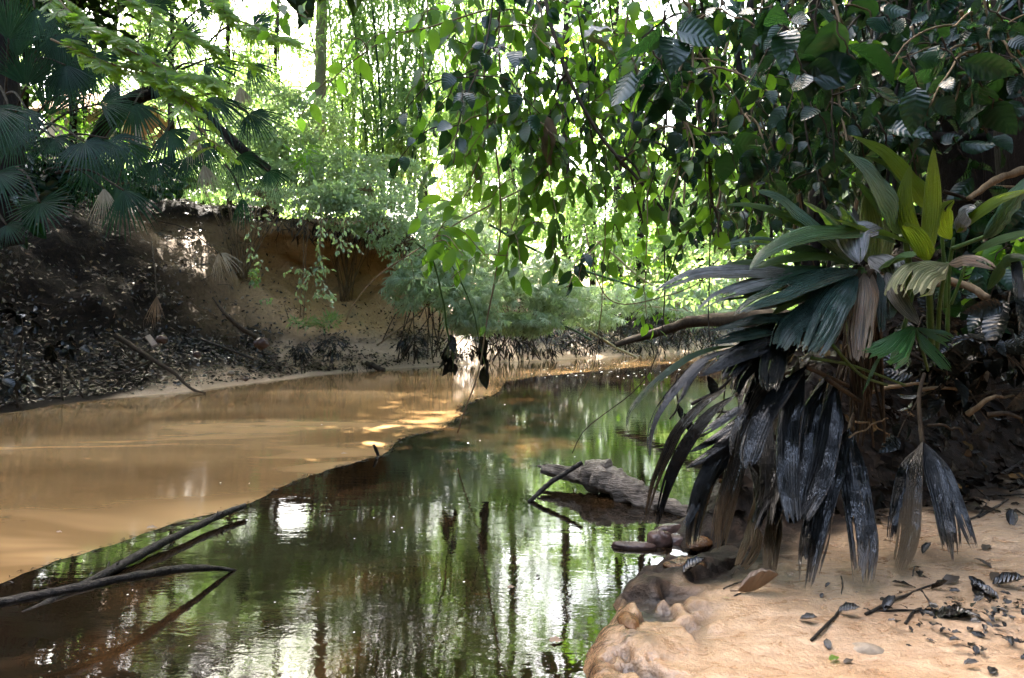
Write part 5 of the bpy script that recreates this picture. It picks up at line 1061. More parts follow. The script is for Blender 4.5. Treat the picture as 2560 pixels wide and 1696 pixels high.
ml = MB(); rs = np.random.RandomState(71)
cloud(ml, [(-8.6, 13.9, 9.6, 2.8, 2.2, 1.0), (-10.5, 12.5, 8.8, 2.5, 2.2, 1.0)], 6500, .30, rs, shell=.05); cloud(ml, [(-7.0, 10.2, 10, 1.6, 2.4, .8), (-1.2, 9.5, 10, 1.4, 2, .8)], 6000, .30, rs, shell=.05)  # dense clumps added where sun reached the beach and muddy water
obj('crown', ml, M['canopy'], tl)
ml = MB(); p = np.random.RandomState(72).uniform([-14, 11.5, 11.5], [-5.2, 18, 13.5], (5200, 3)); rs = np.random.RandomState(73)
scatter(ml, T_LOW, p, rdir(5200, rs)*np.array([1, 1, .4]), rs.normal(size=(5200, 3))*.4+np.array([0, 0, 1]), .45)  # upper leaf layer added to keep sun off the left slope
obj('crown', ml, M['canopy'], tl)

bush('dark_shrub', 'dark shrub filling the corner of the bank under the fan palms', 'bush', [bl(60, 400, 8.2, .8, .5, .5), bl(-30, 460, 7.8, .6, .5, .5), bl(160, 410, 8.6, .6, .4, .3)], 1100, .2, 'vine_dark', 170, tpl=T_LEAF2, perched=True, shell=.2)
bush('dark_shrub', 'low dark shrub on the crest below the leaning palm trunk', 'bush', [bl(270, 425, 9.6, .7, .4, .22), bl(360, 425, 10.2, .6, .4, .2)], 620, .16, 'vine_dark', 171, tpl=T_LEAF, perched=True, shell=.2)
# ================================================================== WATER AND GROUND DEBRIS
def ZL(x, y): return x*.35714, 1136+y*.35714
def Z3(x, y): return 1200+x*.35714, 1000+y*.35714
def Z6(x, y): return 1860+x*.35714, 1136+y*.35714
def Z5(x, y): return 1400+x*.25253, 1300+y*.25253
def ZK(x, y): return x*.35714, 480+y*.35714
def onsand(U, V, dz=0.0):
    """where the sight line of a photo pixel meets the right bank"""
    y = np.linspace(1.4, 6.5, 500); q = np.stack([(U-CX)/F*y, y], -1); z = CAMZ+(HOR-V)/F*y; k = np.argmax(z < rz(q)+dz)
    return np.array([q[k, 0], q[k, 1], z[k]])
def stone(name, label, c, size, mat, seed, cat='stone', squash=.6, rot=0.0, group=None):
    rs = np.random.RandomState(seed); n1, n2 = 18, 28
    u = np.linspace(0, math.pi, n1); v = np.arange(n2)/n2*2*math.pi
    X = np.stack([np.sin(u)[:, None]*np.cos(v)[None], np.sin(u)[:, None]*np.sin(v)[None], np.cos(u)[:, None]+0*v[None]], -1)
    X = X*(1+.28*fbm(X*1.3+seed, 3, seed))[..., None]*np.array(size)
    c_, s_ = math.cos(rot), math.sin(rot); X = np.stack([X[..., 0]*c_-X[..., 1]*s_, X[..., 0]*s_+X[..., 1]*c_, X[..., 2]], -1)
    t = thing(name, label, cat, c, group); mb = MB(); mb.add((X+np.array(c)).reshape(-1, 3), grid_faces(n1, n2, True)); obj('surface', mb, mat, t); return t
def stick(label, pts, rads, mat='wood_wet', branches=(), seed=0, name='stick', a=.012, group=None, n=60, sides=10, rough=.42):
    rs = np.random.RandomState(seed+50); path = wander(pts, rs, a, n); t = thing(name, label, 'stick', path[0], group)
    mb = MB(); tube(mb, path, rads, sides, rough=rough, seed=seed); obj('bark', mb, M[mat], t)
    for b, r in branches:
        mb = MB(); tube(mb, wander(b, rs, a, 16), [r, r*.4], 6, rough=.2); obj('side_branch', mb, M[mat], t)
    return t
M['stone_wet'] = m_bark('wet dark stone', (.02, .013, .011), (.10, .06, .05), 7, .3, .01, (1, 1, 1), .12)
M['stone'] = m_bark('muddy stone', (.12, .10, .075), (.30, .24, .18), 9, .45, .01, (1, 1, 1))
M['board'] = m_bark('grey board', (.16, .12, .10), (.30, .24, .20), 10, .7, .005, (1, 6, 6))
M['mud_lump'] = m_bark('glossy mud', (.03, .013, .006), (.13, .060, .024), 14, .35, .012, (1, 1, 1), .12)
M['foam'] = m_bark('white foam', (.6, .6, .58), (.85, .85, .83), 40, .5, .001)
M['dry'] = m_leaf('dry curled leaf', (.20, .13, .085), (.26, .18, .12), (.2, .12, .06), .12, .6, True)
M['black_leaf'] = m_leaf('black wet leaf', (.006, .005, .004), (.02, .014, .010), (.01, .01, .005), .03, .2, True)

# driftwood stump with splintered end
dp = [P(*Z3(430, 490), 3.95), P(*Z3(560, 515), 3.9), P(*Z3(720, 530), 3.82), P(*Z3(860, 560), 3.72), P(*Z3(1000, 625), 3.62), P(*Z3(1150, 690), 3.52), P(*Z3(1320, 745), 3.42), P(*Z3(1480, 800), 3.32)]
t = thing('driftwood', 'grey weathered driftwood stump lying half out of the oily water', 'driftwood', dp[3])
mb = MB(); tube(mb, catmull(dp, 70), [.014, .028, .066, .088, .078, .062, .045, .035], 26, rough=.7, seed=6); obj('trunk', mb, M['wood'], t)
for k, (a, b) in enumerate([((650, 520), (405, 465)), ((640, 545), (425, 510)), ((660, 500), (440, 450)), ((700, 470), (620, 495))]):
    mb = MB(); tube(mb, wander([P(*Z3(*a), 3.86), (P(*Z3(*a), 3.86)+P(*Z3(*b), 4.0))/2, P(*Z3(*b), 4.0)], np.random.RandomState(k), .01, 14), [.03, .008], 7, rough=.4, seed=k); obj('splinter', mb, M['wood'], t)
mb = MB(); tube(mb, catmull([P(*Z3(1270, 700), 3.5), P(*Z3(1180, 640), 3.56), P(*Z3(1110, 595), 3.6)], 14), [.035, .028, .012], 9, rough=.4); obj('branch_stub', mb, M['wood_wet'], t)
mb = MB(); tube(mb, catmull([P(*Z3(900, 480), 3.74), P(*Z3(800, 455), 3.8), P(*Z3(740, 440), 3.84)], 14), [.05, .045, .015], 10, rough=.5, seed=3); obj('branch_stub', mb, M['wood'], t)
stick('thin dark stick leaning from the water against the driftwood stump', [P(*Z3(340, 715), 3.58), P(*Z3(430, 635), 3.62), P(*Z3(500, 575), 3.66), P(*Z3(600, 515), 3.68), P(*Z3(712, 436), 3.70)], [.012, .016, .015, .012], seed=1, a=.006)
stick('straight knotted stick rising out of the dark water, lit along its top', [Gd(57, 1536, -.005), Gd(268, 1432, .02), Gd(393, 1364, .035), Gd(550, 1288, .045), Gd(612, 1264, .05)], [.010, .018, .020, .017, .016], branches=[([Gd(268, 1432, .02), Gd(272, 1405, .05)], .008), ([Gd(285, 1425, .02), Gd(298, 1403, .05)], .008), ([Gd(540, 1292, .05), Gd(545, 1278, .07)], .007), ([Gd(552, 1288, .05), Gd(560, 1277, .07)], .007)], seed=2, a=.004)
stick('bent black stick crossing over the straight knotted stick', [P(-160, 1535, 1.85), P(0, 1507, 2.0), P(154, 1476, 2.1), P(321, 1445, 2.25), P(446, 1424, 2.42), P(536, 1422, 2.55), P(590, 1427, 2.62)], [.017, .017, .016, .015, .016, .014, .006], seed=3, a=.004, mat='wood_wet')
stick('tiny stub of wood poking up at the muddy water border', [Gd(946, 1140, 0), P(941, 1127, 4.75), P(934, 1112, 4.73)], [.012, .014, .010], seed=4, a=.002)
stick('forked dark branch lying from the slope down into the muddy water', [P(*ZK(815, 1005), 9.5), P(*ZK(930, 1080), 9.25), P(*ZK(1060, 1165), 9.0), P(*ZK(1215, 1265), 8.8), P(*ZK(1330, 1370), 8.6), P(*ZK(1440, 1408), 8.45)], [.045, .04, .035, .028, .022, .014],
      branches=[([P(*ZK(1070, 1175), 8.97), P(*ZK(950, 1230), 8.85), P(*ZK(800, 1262), 8.8), P(*ZK(620, 1210), 8.8)], .018), ([P(*ZK(1090, 1180), 8.95), P(*ZK(1180, 1210), 8.9), P(*ZK(1265, 1195), 8.9)], .014)], seed=5, mat='stem_dark', a=.02)
stick('brown stick lying down the slope above the plank', [P(*ZK(1490, 740), 9.9), P(*ZK(1580, 860), 9.75), P(*ZK(1700, 960), 9.75), P(*ZK(1870, 1050), 9.8)], [.015, .03, .038, .03], seed=6, mat='stem_dark', a=.02)
stick('straight black pole lying near the beach below the hollow', [P(*ZK(1390, 1025), 9.35), P(*ZK(1580, 1095), 9.3), P(*ZK(1775, 1172), 9.3)], [.022, .022], seed=7, a=.01)
stick('short stick sliding into the water below the black tuft', [P(915, 908, 12.1), P(960, 927, 11.9)], [.05, .05], seed=8, mat='stem_dark', a=.01)
t = thing('plank', 'short grey board lying on the sandy beach', 'plank', P(378, 856, 8.9)); mb = MB()
q = [P(363, 846, 9.0), P(376, 841, 9.05), P(394, 864, 8.75), P(381, 870, 8.7)]; up = np.array([0, -.25, .97])*.03
mb.add(np.array(q+[p+up for p in q]), np.array([(3, 2, 1, 0), (4, 5, 6, 7), (0, 1, 5, 4), (1, 2, 6, 5), (2, 3, 7, 6), (3, 0, 4, 7)])); obj('board', mb, M['board'], t, smooth=False)
for k, (x, y, d, s, lab) in enumerate([(1130, 1035, 8.9, .085, 'black stone beside the grey board'), (1382, 1138, 8.95, .06, 'round dark stone on the beach'), (1830, 1062, 9.7, .12, 'black stone at the end of the brown stick'), (1620, 1270, 8.9, .05, 'pale lump on the beach near the waterline'), (1720, 1310, 8.7, .04, 'tiny black stone at the waterline')]):
    stone('stone', lab, P(*ZK(x, y), d), (s, s, s*.8), M['stone_wet'] if k != 3 else M['stone'], k+3)
# near water edge
stone('floating_log', 'wet brown oval log end floating just off the sand edge', P(*Z5(735, 275), 2.87)+np.array([0, 0, .004]), (.112, .034, .026), M['stone_wet'], 21, 'log', rot=-.12)
stone('stone', 'dark wet stone at the water edge under the striped leaf', P(*Z5(985, 215), 2.93), (.065, .06, .055), M['stone_wet'], 22)
stone('stone', 'reddish wet stone resting on the dark one at the water edge', P(*Z5(1110, 110), 3.02), (.085, .05, .035), M['stone_wet'], 23, rot=.3)
stone('stone', 'black rounded stone under the hanging leaf tips', P(*Z5(1180, 230), 2.95), (.07, .06, .05), M['stone_wet'], 24)
for k, (x, y, s, lab) in enumerate([(1240, 420, .05, 'glossy mud lump below the stones'), (1400, 200, .05, 'pale shiny mud lump behind the muddy leaf'), (690, 980, .03, 'dark wet mud lump in the pitted sand corner')]):
    c = onsand(*Z5(x, y)); stone('mud_lump', lab, c-np.array([0, 0, s*.28]), (s*1.9, s*1.2, s*.5), M['mud_lump'], 31+k, 'mud lump', rot=k*.8)
c = onsand(*Z6(860, 1370)); stone('stone', 'half buried muddy stone in a ring of sand', c-np.array([0, 0, .012]), (.062, .036, .028), M['stone'], 45, rot=-.25)
# leaves on the sand
def ground_leaf(label, zc, Lc, ang, mat, tpl, lift=.012, name='fallen_leaf', tilt=.2, seed=0, group=None, k=1):
    rs = np.random.RandomState(seed+7); c = onsand(*zc); t = thing(name, label, 'fallen leaf', c, group); mb = MB()
    for j in range(k):
        a = ang+(rs.uniform(-1.2, 1.2) if j else 0); d = np.array([math.cos(a), math.sin(a), rs.uniform(0, tilt)]); scatter(mb, tpl, [c+np.array([0, 0, lift])-d*Lc*.5+rs.normal(size=3)*.03*(j > 0)*np.array([1, 1, .2])], [d], [np.array([rs.uniform(-.4, .4), rs.uniform(-.4, .1), 1])], Lc*rs.uniform(.85, 1.1))
    obj('blade', mb, mat, t); return t
T_CURL = leaf_tpl(8, .5, .55, -.35, wave=.04); T_FLAT = leaf_tpl(6, .5, .2, .12, wave=.06)
t = thing('fallen_leaf', 'large tan curled dead leaf lying on the smooth sand', 'fallen leaf', onsand(*Z6(95, 990))); c = onsand(*Z6(90, 1000)); mb = MB()
scatter(mb, leaf_tpl(10, .42, 1.3, -.75, wave=.03), [c+np.array([-.06, .02, .012])], [(1, -.15, -.25)], [(.25, .25, 1)], .125); tube(mb, [c+np.array([-.085, .025, .012]), c+np.array([-.058, .02, .013])], [.004, .002], 5); obj('blade', mb, M['dry'], t)
ground_leaf('black curled leaf with a pale spot at the sand tip', Z5(1330, 520), .10, .2, M['black_leaf'], T_CURL, seed=1)
GL = [(585, 1350, .035, 1.2, 'small black triangular leaf standing in the sand'), (740, 1130, .055, -.4, 'narrow black leaf at the end of the thin twig'), (1130, 930, .07, -.6, 'dark curled leaf under the V-shaped black leaf'), (1020, 1085, .05, .4, 'black leaf under the long dark twig'), (1700, 665, .055, .5, 'brown jagged leaf at the foot of the forked leaf'), (1870, 480, .08, .9, 'big black leaf with yellow edge on the sand slope'), (1530, 1120, .09, .3, 'black leaf clump on the sand beside the crossed twigs'), (1870, 940, .085, -.5, 'wide dark leaf at the rim of the litter'), (1680, 780, .05, 1.8, 'thin dark leaf curled beside the jagged brown leaf'), (450, 1190, .04, -.5, 'small curled leaf with pale spot'), (730, 1475, .025, .2, 'orange brown leaf bit near the half buried stone'), (1590, 1505, .03, -.3, 'small grey leaf bit on the near sand'), (1740, 1540, .035, .6, 'dark leaf bit at the lower right sand'), (590, 945, .022, .3, 'tiny dark leaf beside the V leaf tip'), (545, 1005, .022, .8, 'tiny black flake above the curled leaf'),
      (1290, 690, .05, .3, 'grey wet leaf between the two split leaves'), (1230, 850, .04, .9, 'dark wet leaf by the split leaf tip'), (1600, 990, .07, 1.2, 'dark leaf pile edge by the long twig'), (1450, 900, .06, .2, 'brown leaf in the litter streak'), (1380, 960, .05, -.9, 'black curled leaf in the litter streak'), (1760, 870, .05, .5, 'brown leaf fold at the litter end')]
for k, (x, y, l, a, lab) in enumerate(GL): ground_leaf(lab, Z6(x, y), l*1.25, a, M['black_leaf'] if 'brown' not in lab else M['litter'], T_CURL if k % 2 else T_FLAT, seed=k+3, tilt=.5, k=3 if 'clump' in lab or 'pile' in lab else 1)
ground_leaf('small fresh pale green leaf on the near sand', Z6(628, 1455), .035, .3, M['vine_bright'], T_FLAT, seed=60)
ground_leaf('tiny yellow green leaf blade on the smooth sand', Z5(1655, 800), .025, -.2, M['bright'], T_NARROW, seed=61)
def sand_stick(label, zs, r, seed, cv=Z6, mat='wood_wet', group=None):
    stick(label, [onsand(*cv(*z))+np.array([0, 0, r*.8+.006*(i % 2)]) for i, z in enumerate(zs)], [r, r*.6], mat, seed=seed, name='twig', a=.006, group=group, sides=6, n=20)
for k, (zs, r, lab) in enumerate([([(850, 1130), (1080, 1030), (1360, 905)], .006, 'long dark twig lying across the sand below the V leaf'), ([(470, 1312), (580, 1215), (650, 1130), (720, 1050)], .005, 'bent grey twig lying on the open sand'), ([(920, 1100), (1180, 1110), (1420, 1085)], .004, 'thin level twig crossing the litter'), ([(1130, 1195), (1190, 1120), (1240, 1080)], .005, 'short dark twig standing off the level twig'), ([(1690, 300), (1840, 300), (1960, 285)], .006, 'dark straight twig high on the sand slope'), ([(1640, 450), (1760, 390), (1850, 320)], .007, 'thick dark twig crossing the sand slope'), ([(1560, 470), (1640, 440), (1700, 350)], .005, 'crooked dark twig on the sand slope'), ([(680, 860), (690, 930), (685, 1000)], .003, 'thin upright sprig by the V leaf tip'), ([(1180, 860), (1200, 800), (1240, 790)], .003, 'tiny hooked twig between the split leaves'), ([(1500, 160), (1600, 230), (1720, 330)], .005, 'twig at the upper litter edge'), ([(1760, 180), (1860, 130), (1950, 60)], .014, 'grey branch end at the right litter'), ([(1400, 1150), (1560, 1130), (1700, 1180)], .004, 'thin twig through the black leaf clump'), ([(1240, 950), (1300, 1060), (1330, 1130)], .004, 'crossing twig below the forked leaf'), ([(860, 270), (960, 230), (1060, 180)], .005, 'pale twig in the dark gap between split leaves'), ([(1850, 1290), (1760, 1270)], .002, 'hair thin twig on the right sand')]):
    sand_stick(lab, zs, r, k+20)
sand_stick('thin forked twig near the large tan leaf', [(1620, 690), (1720, 650), (1800, 625)], .003, 60, Z5)
sand_stick('short black twig beside the tan leaf', [(1720, 765), (1790, 745)], .003, 61, Z5)
# bare twigs and dead leaves between strap leaves and water
for k, (zs, d0, d1, r, lab) in enumerate([([(390, 550), (430, 480), (445, 300), (520, 280)], 2.5, 2.4, .004, 'thin black twig hanging with a round dead leaf by the water'), ([(510, 470), (650, 400), (760, 300), (830, 220)], 2.7, 2.5, .008, 'black bare twig slanting up behind the drooping leaves'), ([(600, 525), (700, 510), (820, 490), (930, 470)], 2.8, 2.6, .008, 'level bare twig over the water behind the palm'), ([(650, 560), (690, 480), (700, 400), (720, 300)], 2.75, 2.6, .004, 'fine bare twig crossing the level twig'), ([(1390, 655), (1500, 600), (1620, 537)], 2.4, 2.5, .004, 'pale straight stalk lying over the V-shaped leaf'), ([(1430, 570), (1520, 580), (1615, 660)], 2.6, 2.7, .005, 'curved yellowish stalk in the dark behind the V leaf')]):
    stick(lab, [P(*ZB(*z), d) for z, d in zip(zs, np.linspace(d0, d1, len(zs)))], [r, r*.6], 'wood_wet' if k < 4 else 'stem', seed=80+k, name='bare_twig', a=.02, n=20, sides=6)
for k, (x, y, l, lab) in enumerate([(600, 310, .10, 'black shrivelled leaf dangling over the foamy water'), (470, 520, .08, 'black dead leaf hanging from the level twig'), (430, 470, .06, 'round black dead leaf on the thin hanging twig')]):
    q = P(*ZB(x, y), 2.6); t = thing('dead_leaf', lab, 'dead leaf', q); mb = MB(); scatter(mb, T_CURL, [q], [(.1, .1, -1)], [(.3, -1, .2)], l); obj('blade', mb, M['vine_oil'], t)
# foam flecks and leaf bits floating: each a thing of its own, shared shape
fm = MB(); a = np.arange(10)/10*6.2832; r1 = .6+.4*vnoise(np.c_[np.cos(a)*1.3, np.sin(a)*1.3, a*0], 3)
fm.add(np.vstack([np.c_[np.cos(a)*r1, np.sin(a)*r1, a*0], np.c_[np.cos(a)*r1*.6, np.sin(a)*r1*.6, a*0+.25], [[0, 0, .32]]]), {4: [(i, (i+1) % 10, 10+(i+1) % 10, 10+i) for i in range(10)], 3: [(10+i, 10+(i+1) % 10, 20) for i in range(10)]})
fmesh = fm.mesh('foam_fleck'); fmesh.materials.append(M['foam'])
rs = np.random.RandomState(15)
spots = [(1283, 1040), (1262, 1012), (1312, 1055), (1170, 1108), (1200, 1102), (816, 1245), (812, 1290), (984, 1292), (1055, 1340), (975, 1355), (1005, 1320), (1148, 940), (1545, 942), (1560, 946), (1610, 962), (1505, 930), (1420, 940), (1380, 955), (1330, 935), (1600, 930), (1640, 945), (760, 1483), (795, 1480), (985, 1330), (1160, 1455)]
spots += [(rs.uniform(1350, 1760), 945-abs(rs.normal())*50) for k in range(90)]+[(rs.uniform(300, 1500), rs.uniform(1050, 1650)) for k in range(22)]
for k, (U, V) in enumerate(spots):
    if V < 872: V = 872+rs.uniform(0, 40)
    q = Gd(U, V, .004); o = bpy.data.objects.new('foam_fleck', fmesh); COL.objects.link(o); o.location = q; s = rs.uniform(.0045, .011)*(q[1]/4.5)**.9; o.scale = (s, s, s*.7); o.rotation_euler = (0, 0, rs.uniform(0, 6))
    o['category'] = 'foam'; far = V < 990
    o['label'] = 'white foam fleck among many floating near the far bank' if far else 'small lone white fleck floating on the near dark water'; o['group'] = 'foam flecks near the far bank' if far else 'foam flecks on the near water'

# ragged fringe of drifting bits along the border between muddy water and oily film
rs = np.random.RandomState(52); sel = np.where((FB[:, 1] > 1.9) & (FB[:, 1] < 10) & (FB[:, 0] > -6))[0]; n = 900; ii = sel[rs.randint(len(sel), size=n)]
q = np.c_[FB[ii], np.full(n, .008)]+np.c_[rs.normal(size=(n, 2))*.022*np.clip(FB[ii][:, 1:2]/4, .5, 2), np.zeros(n)]; dd_ = np.c_[FT[ii]+rs.normal(size=(n, 2))*.6, rs.uniform(-.02, .05, n)]
mb = MB(); scatter(mb, T_NARROW, q, dd_, np.tile([0, 0, 1.0], (n, 1)), rs.uniform(.015, .07, n)*np.clip(q[:, 1]/4, .5, 2)); obj('drift_debris', mb, M['black_leaf'], kind='stuff', label='ragged dark bits drifting along the muddy water border', cat='debris')
for k, (U, V, l, a, lab) in enumerate([(1372, 1602, .05, .1, 'small pale leaf floating on the near dark water'), (1268, 1470, .035, .4, 'small leaf flake floating in the middle of the dark water'), (366, 1320, .05, .2, 'yellowish leaf sliver floating on the muddy water'), (140, 1330, .03, 0, 'tiny pale sliver on the muddy water near the straight stick'), (853, 1135, .05, .7, 'small curled leaf floating on the lit muddy water'), (1340, 1443, .03, .9, 'tiny dark leaf floating at the bright reflection')]):
    q = Gd(U, V, .010); t = thing('floating_leaf', lab, 'floating leaf', q); mb = MB(); scatter(mb, T_FLAT, [q], [(math.cos(a), math.sin(a), .05)], [(.1, -.2, 1)], l); obj('blade', mb, M['dry'] if k not in (5,) else M['black_leaf'], t)
# ---- leaf litter (nobody could count it)
def cells(Gr, w):
    c = (Gr[:-1, :-1]+Gr[1:, 1:])/2; e1 = Gr[1:, :-1]-Gr[:-1, :-1]; e2 = Gr[:-1, 1:]-Gr[:-1, :-1]; n = np.cross(e1, e2); ar = np.linalg.norm(n, axis=-1); n = nrm(n)
    ww = (ar*w[:-1, :-1]).ravel(); return c.reshape(-1, 3), n.reshape(-1, 3), ww/ww.sum()
def litter(name, label, Gr, w, n, size, mat, seed, flip, tpl=T_LOW, tilt=.45):
    rs = np.random.RandomState(seed); c, nn, p = cells(Gr, w); i = rs.choice(len(c), n, p=p); nv = nn[i]; nv = np.where((nv[:, 2:3] < 0), -nv, nv)
    d = rs.normal(size=(n, 3)); d = nrm(d-nv*(d*nv).sum(-1, keepdims=True))+nv*rs.uniform(-.1, tilt, (n, 1))
    mb = MB(); scatter(mb, tpl, c[i]+rs.normal(size=(n, 3))*.05*np.array([1, 1, .0])+nv*rs.uniform(.0, .035, (n, 1)), d, nv+rs.normal(size=(n, 3))*.4, size*rs.uniform(.4, 1.3, n))
    obj(name, mb, M[mat], kind='stuff', label=label, cat='leaf litter')
vis = ((LB[..., 1] > 5.5) & (LB[..., 1] < 24) & (LB[..., 0] > -13) & (LB[..., 0] < 9) & (LB[..., 2] > .03)).astype(float)
litter('leaf_litter', 'dry brown leaf litter covering the shaded slope', LB, vis*lit*(1-hol*.93)*(LB[..., 2] < 5)*np.clip(.45+1.2*vnoise(LB*1.9, 91), .2, 1), 34000, .085, 'litter', 1, False, T_LOW)
litter('leaf_litter', 'black oily leaf litter low on the bank', LB, vis*(np.clip(oilz, 0, 1)+.12*lit*(LB[..., 2] < 1.4)+.5*(LB[..., 2] < .5)*np.clip(d1+.35+.4*d2, 0, 1)*(LB[..., 1] < 13)), 20000, .075, 'litter_dark', 2, False)
gsel = ((GX > .9) & (GX < 5.5) & (GY > 2.2) & (GY < 7)).astype(float)
litter('leaf_litter', 'wet dark leaf litter on the slope behind the palm', RB, gsel*rlit*(zr > .12), 5200, .10, 'litter_shade', 3, False, T_FLAT, .25)
litter('leaf_litter', 'brown leaf bits in the litter behind the palm stalks', RB, gsel*rlit*(zr > .3), 200, .10, 'litter', 4, False, T_FLAT)
edge_w = gsel*sstep(-.45, .0, toe)*sstep(.35, .0, toe)*(GX > 1.3)*(zr > .1)
litter('leaf_litter', 'scattered black leaf crumbs on the sand', RB, edge_w*(fbm(pz3*2.2, 3, 77) > -.05), 300, .032, 'black_leaf', 5, False, T_FLAT)
streak = gsel*0+((GX > 1.2) & (GX < 2.6) & (GY > 1.75) & (GY < 2.5)).astype(float)*np.exp(-((GY-1.98-.12*(GX-2))/.14)**2)*np.clip(fbm(pz3*3, 3, 78)+.25, 0, 1)
litter('leaf_litter', 'streak of black leaf crumbs washed across the sand', RB, streak, 320, .028, 'black_leaf', 6, False, T_FLAT)
# twigs in the slope litter
rs = np.random.RandomState(33); c, nn, p = cells(LB, vis*lit*(1-hol*.8)*(LB[..., 2] < 4)); ii = rs.choice(len(c), 1000, p=p); mb = MB()
for i in ii:
    nv = nn[i]*np.sign(nn[i][2]+1e-6); d = rs.normal(size=3); d = nrm(d-nv*np.dot(d, nv)); l = rs.uniform(.08, .5)*(1.8 if rs.rand() < .1 else 1); q = c[i]+nv*.02
    tube(mb, [q-d*l/2, q+nv*rs.uniform(0, .04), q+d*l/2+nv*rs.uniform(0, .06)], [rs.uniform(.004, .012), .003], 4, cap=False)
obj('twig_litter', mb, M['stem_dark'], kind='stuff', label='small twigs strewn through the slope litter', cat='twigs')
# roots and dry thatch hanging from the rim of the hollow
ri = np.argmin(np.abs(tt-9.6)); mr, mt_ = MB(), MB()
cols = np.where((a1 > .35))[0]
for k in range(170):
    s = cols[rs.randint(len(cols))]; q = LB[s, ri]+rs.normal(size=3)*np.array([.12, .12, .06]); l = rs.uniform(.15, .7)*(1.6 if rs.rand() < .15 else 1)
    tube(mr, wander([q, q+np.array([rs.normal()*.05, rs.normal()*.05, -l*.5]), q+np.array([rs.normal()*.1, rs.normal()*.1, -l])], rs, .05, 10), [rs.uniform(.004, .009), .002], 4, cap=False)
n = 2600; s = cols[rs.randint(len(cols), size=n)]; r_ = ri+rs.randint(-4, 8, n); q = LB[s, r_]+rs.normal(size=(n, 3))*.05; d = rs.normal(size=(n, 3))*.4+np.c_[-LBN[s, r_][:, :2]*-.3, np.full(n, -.9)]
scatter(mt_, T_NARROW, q, d, rs.normal(size=(n, 3)), rs.uniform(.12, .34, n))
obj('root_fringe', mr, M['root'], kind='stuff', label='fringe of thin roots hanging under the bank rim', cat='roots')
obj('dry_thatch', mt_, M['litter'], kind='stuff', label='dry grass thatch hanging over the bank rim', cat='dry grass')
# bright grass on the bank top
gw = ((prf[..., 0] > 5.2) & (prf[..., 0] < 20) & (LB[..., 1] > 8) & (LB[..., 0] > -16) & (LB[..., 0] < 16)).astype(float)
c, nn, p = cells(LB, gw); n = 16000; ii = rs.choice(len(c), n, p=p); mb = MB(); scatter(mb, T_NARROW, c[ii]+rs.normal(size=(n, 3))*np.array([.3, .3, 0]), rs.normal(size=(n, 3))*.35+np.array([0, 0, 1]), rs.normal(size=(n, 3)), rs.uniform(.15, .45, n))
obj('grass', mb, M['bright'], kind='stuff', label='sunlit grass on the top of the far bank', cat='grass')
# posts and hut beyond the left palms
for k, (x, y0, y1, d, lab) in enumerate([(318, 435, 250, 11.5, 'thin grey post left of the low sky gap'), (386, 445, 375, 12, 'grey post on the grassy bank top'), (262, 300, 200, 14, 'tall grey post before the hut roof')]):
    stick(lab, [D(x, y0+10, d), D(x+2, (y0+y1)/2, d), D(x, y1, d)], [.06, .055], 'trunk_pale', seed=90+k, name='post', a=.01)
h0 = D(235, 330, 18); t = thing('hut', 'tan roofed hut half hidden behind the dark fan palms', 'hut', h0); x0, x1 = D(110, 0, 18)[0], D(310, 0, 18)[0]; zr0, zr1, ze = D(0, 195, 18)[2], D(0, 285, 18)[2], D(0, 400, 18)[2]
M['roof'] = m_bark('tan roof tiles', (.30, .17, .10), (.45, .28, .18), 6, .8, .01); M['wall'] = m_bark('pale wall', (.4, .33, .26), (.5, .42, .34), 3, .8, .004)
def slab(mb, q, th):
    q = np.array(q, float); n = nrm(np.cross(q[1]-q[0], q[3]-q[0]))*th
    mb.add(np.vstack([q, q+n]), np.array([(3, 2, 1, 0), (4, 5, 6, 7), (0, 1, 5, 4), (1, 2, 6, 5), (2, 3, 7, 6), (3, 0, 4, 7)]))
mb = MB(); slab(mb, [(x0, 17, zr1), (x1, 17, zr1), (x1, 19, zr0), (x0, 19, zr0)], .1); slab(mb, [(x0, 21, zr1), (x0, 19.03, zr0), (x1, 19.03, zr0), (x1, 21, zr1)], .1); obj('roof', mb, M['roof'], t, smooth=False)
mb = MB(); slab(mb, [(x0+.2, 17.7, ze-1), (x1-.2, 17.7, ze-1), (x1-.2, 17.7, zr1+.5), (x0+.2, 17.7, zr1+.5)], -.12); obj('wall', mb, M['wall'], t, smooth=False)
for sx in (x0+.3, x1-.3):
    mb = MB(); tube(mb, [(sx, 17.2, ze-1), (sx, 17.2, zr1+.1)], .06, 8); obj('post', mb, M['wood'], t)

# ---- leaf shell added round the viewer to cut light, with sky windows left open
rs = np.random.RandomState(44); ml = MB(); n = 60000
d = rdir(n, rs); d[:, 2] = np.abs(d[:, 2]); azm = np.degrees(np.arctan2(d[:, 0], d[:, 1])); elv = np.degrees(np.arcsin(d[:, 2]))
jit = 7*vnoise(d*5, 3); elj = elv+jit
sunb = np.hypot((azm-SUN_AZ)*.56, elv-SUN_EL) < 19
behind = ((azm > 88) & (elj < 63)) | ((azm < -88) & (elj < np.where(azm < -165, 60, 54))); rightf = (azm > 12) & (azm <= 88) & (elj < 66) & (elv > np.where(azm > 62, 4, 43)); leftf = (azm < -72) & (elj < 36)
keep = behind | rightf | leftf | sunb; keep &= vnoise(d*6.5, 8) > -.42
d = d[keep]; n = len(d); p = np.array([-.2, 2.4, .6])+d*rs.uniform(8.6, 11.5, (n, 1))*np.array([1.1, .95, .95])
scatter(ml, T_LOW, p, nrm(d*.3+rs.normal(size=(n, 3))*.6+np.array([0, 0, -.4])), d+rs.normal(size=(n, 3))*.45, .5*rs.uniform(.6, 1.3, n))
bl_ = []
